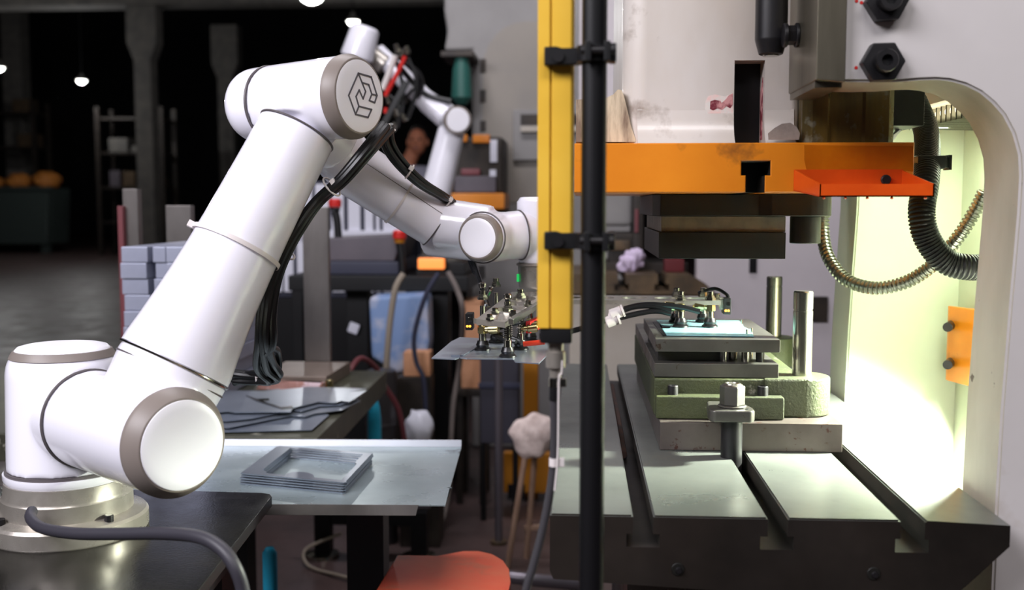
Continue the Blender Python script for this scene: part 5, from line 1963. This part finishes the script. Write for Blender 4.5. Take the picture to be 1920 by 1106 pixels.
# things below the table
bm = new()
c = P(748, 615, Y=5.0)
pts = [(690, 556), (803, 552), (806, 640), (800, 690), (742, 700), (695, 672)]
prism(bm, [P(a, b, Y=3.98) for a, b in pts], (0, 0.12, 0), 0.02)
for v in bm.verts:
    v.co.z += 0.004 * math.sin(v.co.x * 40)
bagz = min(v.co.z for v in bm.verts)
tag(obj('blue_bag', bm, 'blue_bag'), 'soft blue and white bag under the black control table', 'bag')
B_o = new()
box(B_o, P(697, 700, Y=3.98).x, P(800, 700, Y=3.98).x, 3.97, 4.12, 0, bagz - 0.001, 0.004)
tag(obj('storage_crate', B_o, 'far_dark'), 'dark crate on the floor carrying the blue bag', 'crate')


def carton(l, r, t, b, y, dy, label, m='cardboard', zb_=None):
    a, c_ = P(l, (t + b) / 2, Y=y).x, P(r, (t + b) / 2, Y=y).x
    z1, z0 = P((l + r) / 2, t, Y=y).z, (P((l + r) / 2, b, Y=y).z if zb_ is None else zb_)
    t_ = thing('carton', label, 'box', ((a + c_) / 2, y + dy / 2, z0), 'cardboard cartons behind the gripper')
    B('box_body', m, t_, a, c_, y, y + dy, z0, z1, bev=0.004)
    B('box_flap', m, t_, a, (a + c_) / 2 - 0.001, y - 0.004, y + dy, z1 + 0.0005, z1 + 0.006)
    B('box_flap', m, t_, (a + c_) / 2 + 0.001, c_, y - 0.004, y + dy, z1 + 0.0005, z1 + 0.006)
    return z0, z1


z0_, z1_ = carton(864, 902, 672, 728, 4.2, 0.2, 'lower cardboard carton seen beneath the held sheet')
carton(864, 902, 568, 664, 4.2, 0.2, 'upper cardboard carton directly left of the hanging gripper', zb_=z1_ + 0.007)
q_ = thing('low_shelf', 'dark low shelf carrying the cardboard cartons', 'shelf', (P(883, 760, Y=4.2).x, 4.3, 0))
zsh = z0_ - 0.0005
xs0, xs1 = P(852, 740, Y=4.2).x, P(914, 740, Y=4.2).x
B('shelf_board', 'far_dark', q_, xs0, xs1, 4.18, 4.42, zsh - 0.03, zsh, bev=0.003)
for x in (xs0 + 0.02, xs1 - 0.02):
    for y in (4.2, 4.4):
        B('leg', 'far_dark', q_, x - 0.012, x + 0.012, y - 0.012, y + 0.012, 0, zsh - 0.0305)
bm = new()
pxb(bm, 756, 806, 660, 706, 3.86, 3.94, 0.004)
o = obj('carton', bm, 'cardboard')
tag(o, 'small cardboard carton between two black table legs', 'box')
zq_ = o.location.z
B_o = new()
box(B_o, P(745, 700, Y=3.86).x, P(808, 700, Y=3.86).x, 3.85, 3.95, 0, zq_ - 0.001, 0.004)
tag(obj('floor_box', B_o, 'far_dark'), 'dark box on the floor under the small cardboard carton', 'box')
# white tag hanging on the table leg
c = P(663, 615, Y=4.18)
bm = new()
obox(bm, frame(c, (0.94, 0, -0.34)), 0.021, 0.004, 0.021, 0.005)
tag(obj('paper_tag', bm, 'white_panel'), 'small white square tag on the black table leg', 'tag')
# drum
c = P(716, 840, Y=3.7)
bm = new()
zdr = P(716, 694, Y=3.7).z
lathe(bm, (c.x, 3.7, 0), VZ, [(0, 0.052), (0.01, 0.054), (zdr * 0.33, 0.054), (zdr * 0.34, 0.057), (zdr * 0.36, 0.054), (zdr * 0.68, 0.054), (zdr * 0.69, 0.057), (zdr * 0.71, 0.054), (zdr - 0.01, 0.054), (zdr, 0.050)], 32)
tag(obj('steel_drum', bm, mat('drum', (70, 66, 68), 0.4, 0.4)), 'slim dark grey drum right of the olive table', 'drum')
bm = new()
lathe(bm, (P(702, 800, Y=3.3).x, 3.3, 0), VZ, [(0, 0.020), (0.01, 0.022), (P(702, 770, Y=3.3).z - 0.03, 0.022), (P(702, 764, Y=3.3).z, 0.018), (P(702, 746, Y=3.3).z, 0.010)], 24)
tag(obj('blue_pipe', bm, 'cyan'), 'bright blue upright pipe under the corner of the olive table', 'pipe')
bm = new()
lathe(bm, (P(506, 1045, Y=2.1).x, 2.1, 0), VZ, [(0, 0.013), (0.005, 0.015), (P(506, 1036, Y=2.1).z, 0.015), (P(506, 1026, Y=2.1).z, 0.008)], 24)
tag(obj('blue_pipe', bm, 'cyan'), 'bright blue upright pipe half hidden behind the robot table corner', 'pipe')
# white bag low behind the drum
bm = new()
bmesh.ops.create_icosphere(bm, subdivisions=3, radius=1.0)
c = P(785, 805, Y=3.7)
for v in bm.verts:
    n = v.co.normalized()
    k = 1 + 0.15 * math.sin(n.x * 7 + n.z * 5) * math.cos(n.y * 5)
    v.co = c + Vector((n.x * 0.05 * k, n.y * 0.05 * k, n.z * 0.07 * k))
dz = min(v.co.z for v in bm.verts)
obj_ = obj('plastic_bag', bm, 'white_panel', ang=180)
tag(obj_, 'white plastic bag on a low block behind the tray', 'bag')
B_o = new()
box(B_o, c.x - 0.06, c.x + 0.08, c.y - 0.06, c.y + 0.08, 0, dz - 0.0005, 0.004)
tag(obj('wooden_block', B_o, 'far_dark'), 'dark block under the white plastic bag', 'block')
# loose cables
cm = mat('cable_beige', (150, 138, 124), 0.6)
for pts, m, r, lab in (([(757, 513, 3.83), (742, 540, 3.82), (733, 590, 3.82), (727, 650, 3.82), (724, 700, 3.82), (722, 800, 3.82)], cm, 0.012, 'beige cable dropping from the black table'),
                       ([(822, 512, 3.83), (800, 550, 3.81), (783, 600, 3.81), (776, 640, 3.81), (781, 680, 3.81), (795, 715, 3.81), (800, 800, 3.81)], 'blue_grey', 0.009, 'dark looping cable in front of the blue bag'),
                       ([(840, 510, 3.83), (858, 545, 3.81), (868, 590, 3.81), (862, 680, 4.02), (850, 760, 4.0), (845, 840, 3.95), (840, 930, 3.9), (822, 1000, 3.8), (808, 1040, 3.72)], mat('cable_mid', (110, 100, 96), 0.6), 0.010, 'grey cable running down right of the black table leg'),
                       ([(650, 705, 3.2), (675, 672, 3.3), (705, 690, 3.4), (722, 725, 3.45), (748, 770, 3.5), (760, 840, 3.52)], 'maroon', 0.009, 'dark reddish cable arching behind the olive table'),
                       ([(640, 1000, 3.5), (574, 1030, 3.45), (580, 1062, 3.4), (640, 1080, 3.3), (690, 1092, 3.25)], cm, 0.006, 'thin pale wire on the floor below the tray')):
    bm = new()
    tube(bm, [P(a, b, Y=c_) for a, b, c_ in pts], r, 8, 8)
    tag(obj('loose_cable', bm, m), lab, 'cable', 'loose cables in the background')
# black machine stand seen below the tray
ms = thing('machine_stand', 'black steel stand with crossbeam seen under the tray', 'stand', (P(603, 1060, Y=3.5).x, 3.5, 0))
pb_('stand_post', 'black_paint', ms, 588, 618, 930, 1052, 3.5, 0.055, 0.003)
pb_('crossbeam', 'black_paint', ms, 619, 800, 960, 986, 3.5, 0.05, 0.003)
pb_('stand_post', 'black_paint', ms, 770, 800, 987, 1045, 3.5, 0.055, 0.003)
pb_('steel_plate', 'grey_box', ms, 560, 806, 935, 952, 3.46, 0.03, 0.003)
c = P(603, 1053, Y=3.52)
bm = new()
lathe(bm, (c.x, 3.527, 0), VZ, [(0, 0.06), (0.012, 0.058), (0.022, 0.02), (c.z - 0.001, 0.014)], 24)
obj('levelling_foot', bm, 'chrome', ms)
c = P(785, 1046, Y=3.52)
bm = new()
lathe(bm, (c.x, 3.527, 0), VZ, [(0, 0.06), (0.012, 0.058), (0.022, 0.02), (c.z - 0.001, 0.014)], 24)
obj('levelling_foot', bm, 'chrome', ms)
# grey pipe post, yellow guard, mops, dark bin
c = P(935, 1030, Y=3.7)
gp = thing('pipe_post', 'slim grey pipe standing upright under the held sheet', 'post', (c.x, 3.7, 0))
C('pipe', 'grey_pipe', gp, (c.x, 3.7, 0.012), (c.x, 3.7, P(935, 660, Y=3.7).z), 7.5 / FPX * 3.7, seg=16)
C('pipe_foot', 'far_brown', gp, (c.x, 3.7, 0), (c.x, 3.7, 0.012), 0.03, seg=20)
yg = thing('yellow_guard', 'yellow steel guard post behind the mop', 'guard', (P(995, 900, Y=4.3).x, 4.3, 0))
pb_('guard_post', 'safety_yellow', yg, 981, 1009, 640, 1000, 4.3, 0.06, 0.004, floor=True)
pb_('guard_plate', 'safety_yellow', yg, 944, 1060, 850, 925, 4.24, 0.05, 0.006)
pb_('guard_slot', 'black_paint', yg, 952, 984, 908, 936, 4.233, 0.006, 0.002)
bm = new()
pxb(bm, 900, 972, 668, 832, 3.95, 4.1, 0.006)
db = thing('dark_bin', 'dark navy bin on legs behind the grey pipe', 'bin', (P(936, 832, Y=3.95).x, 4.02, 0))
obj('bin_body', bm, mat('bin_navy', (48, 46, 58), 0.6), db)
pb_('bin_rim', 'blue_grey', db, 897, 975, 718, 728, 3.94, 0.009, 0.002)
for l in (906, 966):
    pb_('leg', 'black_paint', db, l - 5, l + 5, 833, 1000, 3.97, 0.03, 0.002, floor=True)
for (hx, hy, bx_, by_, Y, lab, head) in ((985, 850, 952, 1062, 3.45, 'pale mop standing head up behind the cable', True), (1003, 852, 985, 1064, 3.55, 'second wooden handled broom beside the pale mop', False)):
    top, bot = P(hx, hy, Y=Y), P(bx_, by_, Y=Y)
    bot = top + (bot - top) * (top.z / (top.z - bot.z))
    mp = thing('mop', lab, 'mop', (bot.x, Y, 0), 'mops behind the press')
    C('mop_handle', 'wood', mp, bot, top + (top - bot).normalized() * 0.02, 0.010, seg=12)
    bm = new()
    if head:
        bmesh.ops.create_icosphere(bm, subdivisions=4, radius=1.0)
        cc = P(1000, 812, Y=Y)
        for v in bm.verts:
            n = v.co.normalized()
            k = 1 + 0.05 * math.sin(n.x * 7 + n.z * 3) + 0.03 * math.sin(n.z * 8 + n.x * 5)
            zz_ = n.z
            wd = 0.088 * (0.75 + 0.4 * max(-0.6, zz_ * 0.2 + 0.5 * (1 - abs(zz_))))
            v.co = cc + Vector((n.x * wd * k + 0.012 * zz_, n.y * 0.035 * k, zz_ * 0.066 * k - (0.02 if zz_ < -0.5 else 0)))
        obj('mop_head', bm, 'mop', mp, ang=180)
    else:
        lathe(bm, top, (top - bot), [(0, 0.02), (0.02, 0.03), (0.05, 0.028)], 16)
        obj('mop_head', bm, 'mop', mp)
        a, b_ = bot.lerp(top, 0.30), bot.lerp(top, 0.30)
        bm = new()
        obox(bm, frame(a + Vector((0.02, 0, 0)), (1, 0, 0.1)), 0.035, 0.008, 0.008, 0.002)
        obj('cross_brace', bm, 'wood', mp)
bm = new()
tube(bm, [P(952, 1080, Y=3.2), P(1010, 1087, Y=3.2), P(1100, 1096, Y=3.25)], 0.02, 12, 4)
zmn = min(v.co.z for v in bm.verts)
bmesh.ops.translate(bm, vec=(0, 0, -zmn), verts=bm.verts[:])
tag(obj('floor_conduit', bm, 'grey_pipe'), 'pale grey conduit on the floor by the mops', 'conduit')

# ---- far left: bin with amber sacks, racks
Yb = 26.0
fb = thing('waste_bin', 'dark green waste bin far away at the left edge, heaped with amber sacks', 'bin', (P(30, 400, Y=Yb).x, Yb + 0.6, 0))
bm = new()
lp = [P(-60, 352, Y=Yb), P(90, 352, Y=Yb), P(88, 458, Y=Yb), P(-60, 458, Y=Yb)]
prism(bm, lp, (0, 1.2, 0), 0.03)
obj('bin_body', bm, 'bin_green', fb)
pb_('bin_rim', 'bin_green', fb, -62, 96, 350, 356, Yb - 0.06, 0.05, 0.01)
for l in (-40, 76):
    pb_('leg', 'bin_green', fb, l, l + 14, 458.5, 476, Yb + 0.1, 0.2, 0.01, floor=True)
zbin = P(30, 352, Y=Yb).z
for k, (px, rx, rz) in enumerate(((88, 0.33, 0.27), (37, 0.30, 0.24), (-10, 0.30, 0.18))):
    c = P(px, 350, Y=Yb + 0.5)
    bm = new()
    bmesh.ops.create_icosphere(bm, subdivisions=3, radius=1.0)
    for v in bm.verts:
        n = v.co.normalized()
        kk = 1 + 0.14 * math.sin(n.x * 6 + k) * math.cos(n.z * 5 + n.y * 4)
        v.co = Vector((c.x + n.x * rx * kk, c.y + n.y * 0.4 * kk, max(n.z, -0.5) * rz * kk))
    zmn = min(v.co.z for v in bm.verts)
    bmesh.ops.translate(bm, vec=(0, 0, zbin + 0.001 - zmn), verts=bm.verts[:])
    tag(obj('amber_sack', bm, 'amber_sack', ang=180), ['amber sack slumped over the right rim of the far bin', 'amber sack in the middle of the far bin', 'amber sack at the left picture edge in the far bin'][k], 'sack', 'amber sacks in the far bin')


def rack(l, r, t, Y, lab, seed):
    rng_ = random.Random(seed)
    a, b_ = P(l, 300, Y=Y).x, P(r, 300, Y=Y).x
    zt_ = P((l + r) / 2, t, Y=Y).z
    rk = thing('storage_rack', lab, 'rack', ((a + b_) / 2, Y + 0.4, 0), 'storage racks in the dark hall')
    for x in (a, b_):
        for y in (Y, Y + 0.8):
            B('rack_post', 'far_dark', rk, x - 0.05, x + 0.05, y - 0.05, y + 0.05, 0, zt_)
    n = 4
    for k in range(1, n + 1):
        z = zt_ * k / (n + 0.3)
        B('rack_shelf', 'far_dark', rk, a + 0.051, b_ - 0.051, Y, Y + 0.8, z - 0.05, z)
        x = a + 0.2
        cnt = 0
        while x < b_ - 0.5:
            w_ = rng_.uniform(0.25, 0.5)
            if rng_.random() < 0.7:
                bm = new()
                box(bm, x, x + w_, Y + 0.1, Y + 0.6, z + 0.001, z + rng_.uniform(0.15, 0.4), 0.02)
                nm = tag(obj('stored_part', bm, rng_.choice(['concrete', 'far_brown', 'grey_box'])), 'dim stored part, %s from left, %s shelf, rack %s' % (['one', 'two', 'three', 'four', 'five', 'six', 'seven', 'eight'][cnt], ['lowest', 'second', 'third', 'top'][k - 1], 'at the left edge' if seed == 3 else 'left of the robot elbow'), 'part', 'dim parts stored on the far racks')
                cnt += 1
            x += w_ + rng_.uniform(0.05, 0.4)


rack(-40, 66, 190, 28.0, 'dim storage rack behind the bin at the left edge', 3)
rack(185, 305, 200, 25.0, 'dim storage rack left of the robot elbow', 5)

# ---- worker far behind the second robot
YW = 9.0
hd = P(785, 266, Y=YW)
wk = thing('person', 'distant worker in a grey shirt standing behind the raised smaller robot', 'person', (hd.x - 0.12, YW, 0))
bx_ = hd.x - 0.12


def skin(name, verts, edges, radii, m, parent, root=0, sub=2):
    me = bpy.data.meshes.new(name)
    me.from_pydata([Vector(v) for v in verts], edges, [])
    o = bpy.data.objects.new('tmp', me)
    COL.objects.link(o)
    o.modifiers.new('s', 'SKIN')
    for i, r_ in enumerate(radii):
        d = me.skin_vertices[0].data[i]
        d.radius = r_ if isinstance(r_, tuple) else (r_, r_)
        d.use_root = (i == root)
    s_ = o.modifiers.new('u', 'SUBSURF')
    s_.levels = sub
    dg = bpy.context.evaluated_depsgraph_get()
    m2 = bpy.data.meshes.new_from_object(o.evaluated_get(dg))
    bm = new()
    bm.from_mesh(m2)
    bpy.data.objects.remove(o)
    return obj(name, bm, m, parent, ang=180)


H = hd.z
s_ = H / 1.66
V = lambda x, y, z: (bx_ + x * s_, YW + y * s_, z * s_)
skin('body', [V(0, 0, 0.95), V(0, 0, 1.12), V(-0.01, 0, 1.32), V(0, 0, 1.46), V(0.06, -0.01, 1.54), V(0.11, -0.02, 1.66),
              V(-0.19, 0, 1.40), V(-0.25, -0.02, 1.14), V(-0.22, -0.18, 0.96), V(-0.21, -0.25, 0.93),
              V(0.19, 0, 1.40), V(0.25, -0.02, 1.14), V(0.22, -0.18, 0.96), V(0.21, -0.25, 0.93),
              V(-0.10, 0, 0.88), V(-0.11, -0.01, 0.48), V(-0.11, 0.02, 0.09), V(-0.12, -0.13, 0.04),
              V(0.10, 0, 0.88), V(0.11, -0.01, 0.48), V(0.11, 0.02, 0.09), V(0.12, -0.13, 0.04)],
     [(0, 1), (1, 2), (2, 3), (3, 4), (4, 5), (2, 6), (6, 7), (7, 8), (8, 9), (2, 10), (10, 11), (11, 12), (12, 13), (0, 14), (14, 15), (15, 16), (16, 17), (0, 18), (18, 19), (19, 20), (20, 21)],
     [.14, .13, .15, .09, .055, .085, .07, .048, .035, .035, .07, .048, .035, .035, .09, .062, .045, .04, .09, .062, .045, .04], 'skin', wk)
skin('shirt', [V(0, 0, 0.93), V(0, 0, 1.12), V(-0.01, 0, 1.32), V(0, 0, 1.47), V(-0.19, 0, 1.40), V(-0.25, -0.02, 1.16), V(0.19, 0, 1.40), V(0.25, -0.02, 1.16)],
     [(0, 1), (1, 2), (2, 3), (2, 4), (4, 5), (2, 6), (6, 7)], [.16, .15, .17, .08, .085, .06, .085, .06], 'shirt', wk)
skin('trousers', [V(0, 0, 0.96), V(-0.10, 0, 0.86), V(-0.11, -0.01, 0.48), V(-0.11, 0.02, 0.07), V(0.10, 0, 0.86), V(0.11, -0.01, 0.48), V(0.11, 0.02, 0.07)],
     [(0, 1), (1, 2), (2, 3), (0, 4), (4, 5), (5, 6)], [.155, .105, .078, .062, .105, .078, .062], 'trousers', wk)
hc_ = Vector(V(0.11, -0.02, 1.66))
bm = new()
bmesh.ops.create_uvsphere(bm, u_segments=20, v_segments=14, radius=1)
for v in bm.verts:
    n = v.co.normalized()
    v.co = hc_ + Vector((n.x * 0.082 * s_, n.y * 0.10 * s_ + 0.012 * s_, n.z * 0.115 * s_ + 0.018 * s_))
    if n.y < -0.2 and n.z < 0.45:
        v.co.y += 0.03 * s_
obj('hair', bm, 'hair', wk, ang=180)
fc = new()
bmesh.ops.create_uvsphere(fc, u_segments=20, v_segments=14, radius=1)
for v in fc.verts:
    n = v.co.normalized()
    v.co = hc_ + Vector((n.x * 0.075 * s_, n.y * 0.088 * s_ - 0.02 * s_, n.z * 0.11 * s_))
for (x, z, rx, ry, rz) in ((0, -0.005, 0.014, 0.028, 0.03), (0.078, -0.005, 0.012, 0.02, 0.03), (-0.078, -0.005, 0.012, 0.02, 0.03)):
    t = new()
    bmesh.ops.create_uvsphere(t, u_segments=10, v_segments=8, radius=1)
    for v in t.verts:
        n = v.co.normalized()
        v.co = hc_ + Vector(((x + n.x * rx) * s_, ((-0.105 if x == 0 else 0.0) + n.y * ry) * s_, (z + n.z * rz) * s_))
    merge(fc, t)
obj('face', fc, 'skin', wk, ang=180)
for x in (-0.03, 0.03):
    bm = new()
    bmesh.ops.create_uvsphere(bm, u_segments=8, v_segments=6, radius=0.011 * s_)
    bmesh.ops.translate(bm, vec=hc_ + Vector((x * s_, -0.096 * s_, 0.015 * s_)), verts=bm.verts[:])
    obj('eye', bm, 'hair', wk, ang=180)
bm = new()
obox(bm, frame(hc_ + Vector((0, -0.095 * s_, -0.055 * s_)), (1, 0, 0)), 0.022 * s_, 0.008 * s_, 0.005 * s_, 0.002)
obj('mouth', bm, 'maroon', wk)
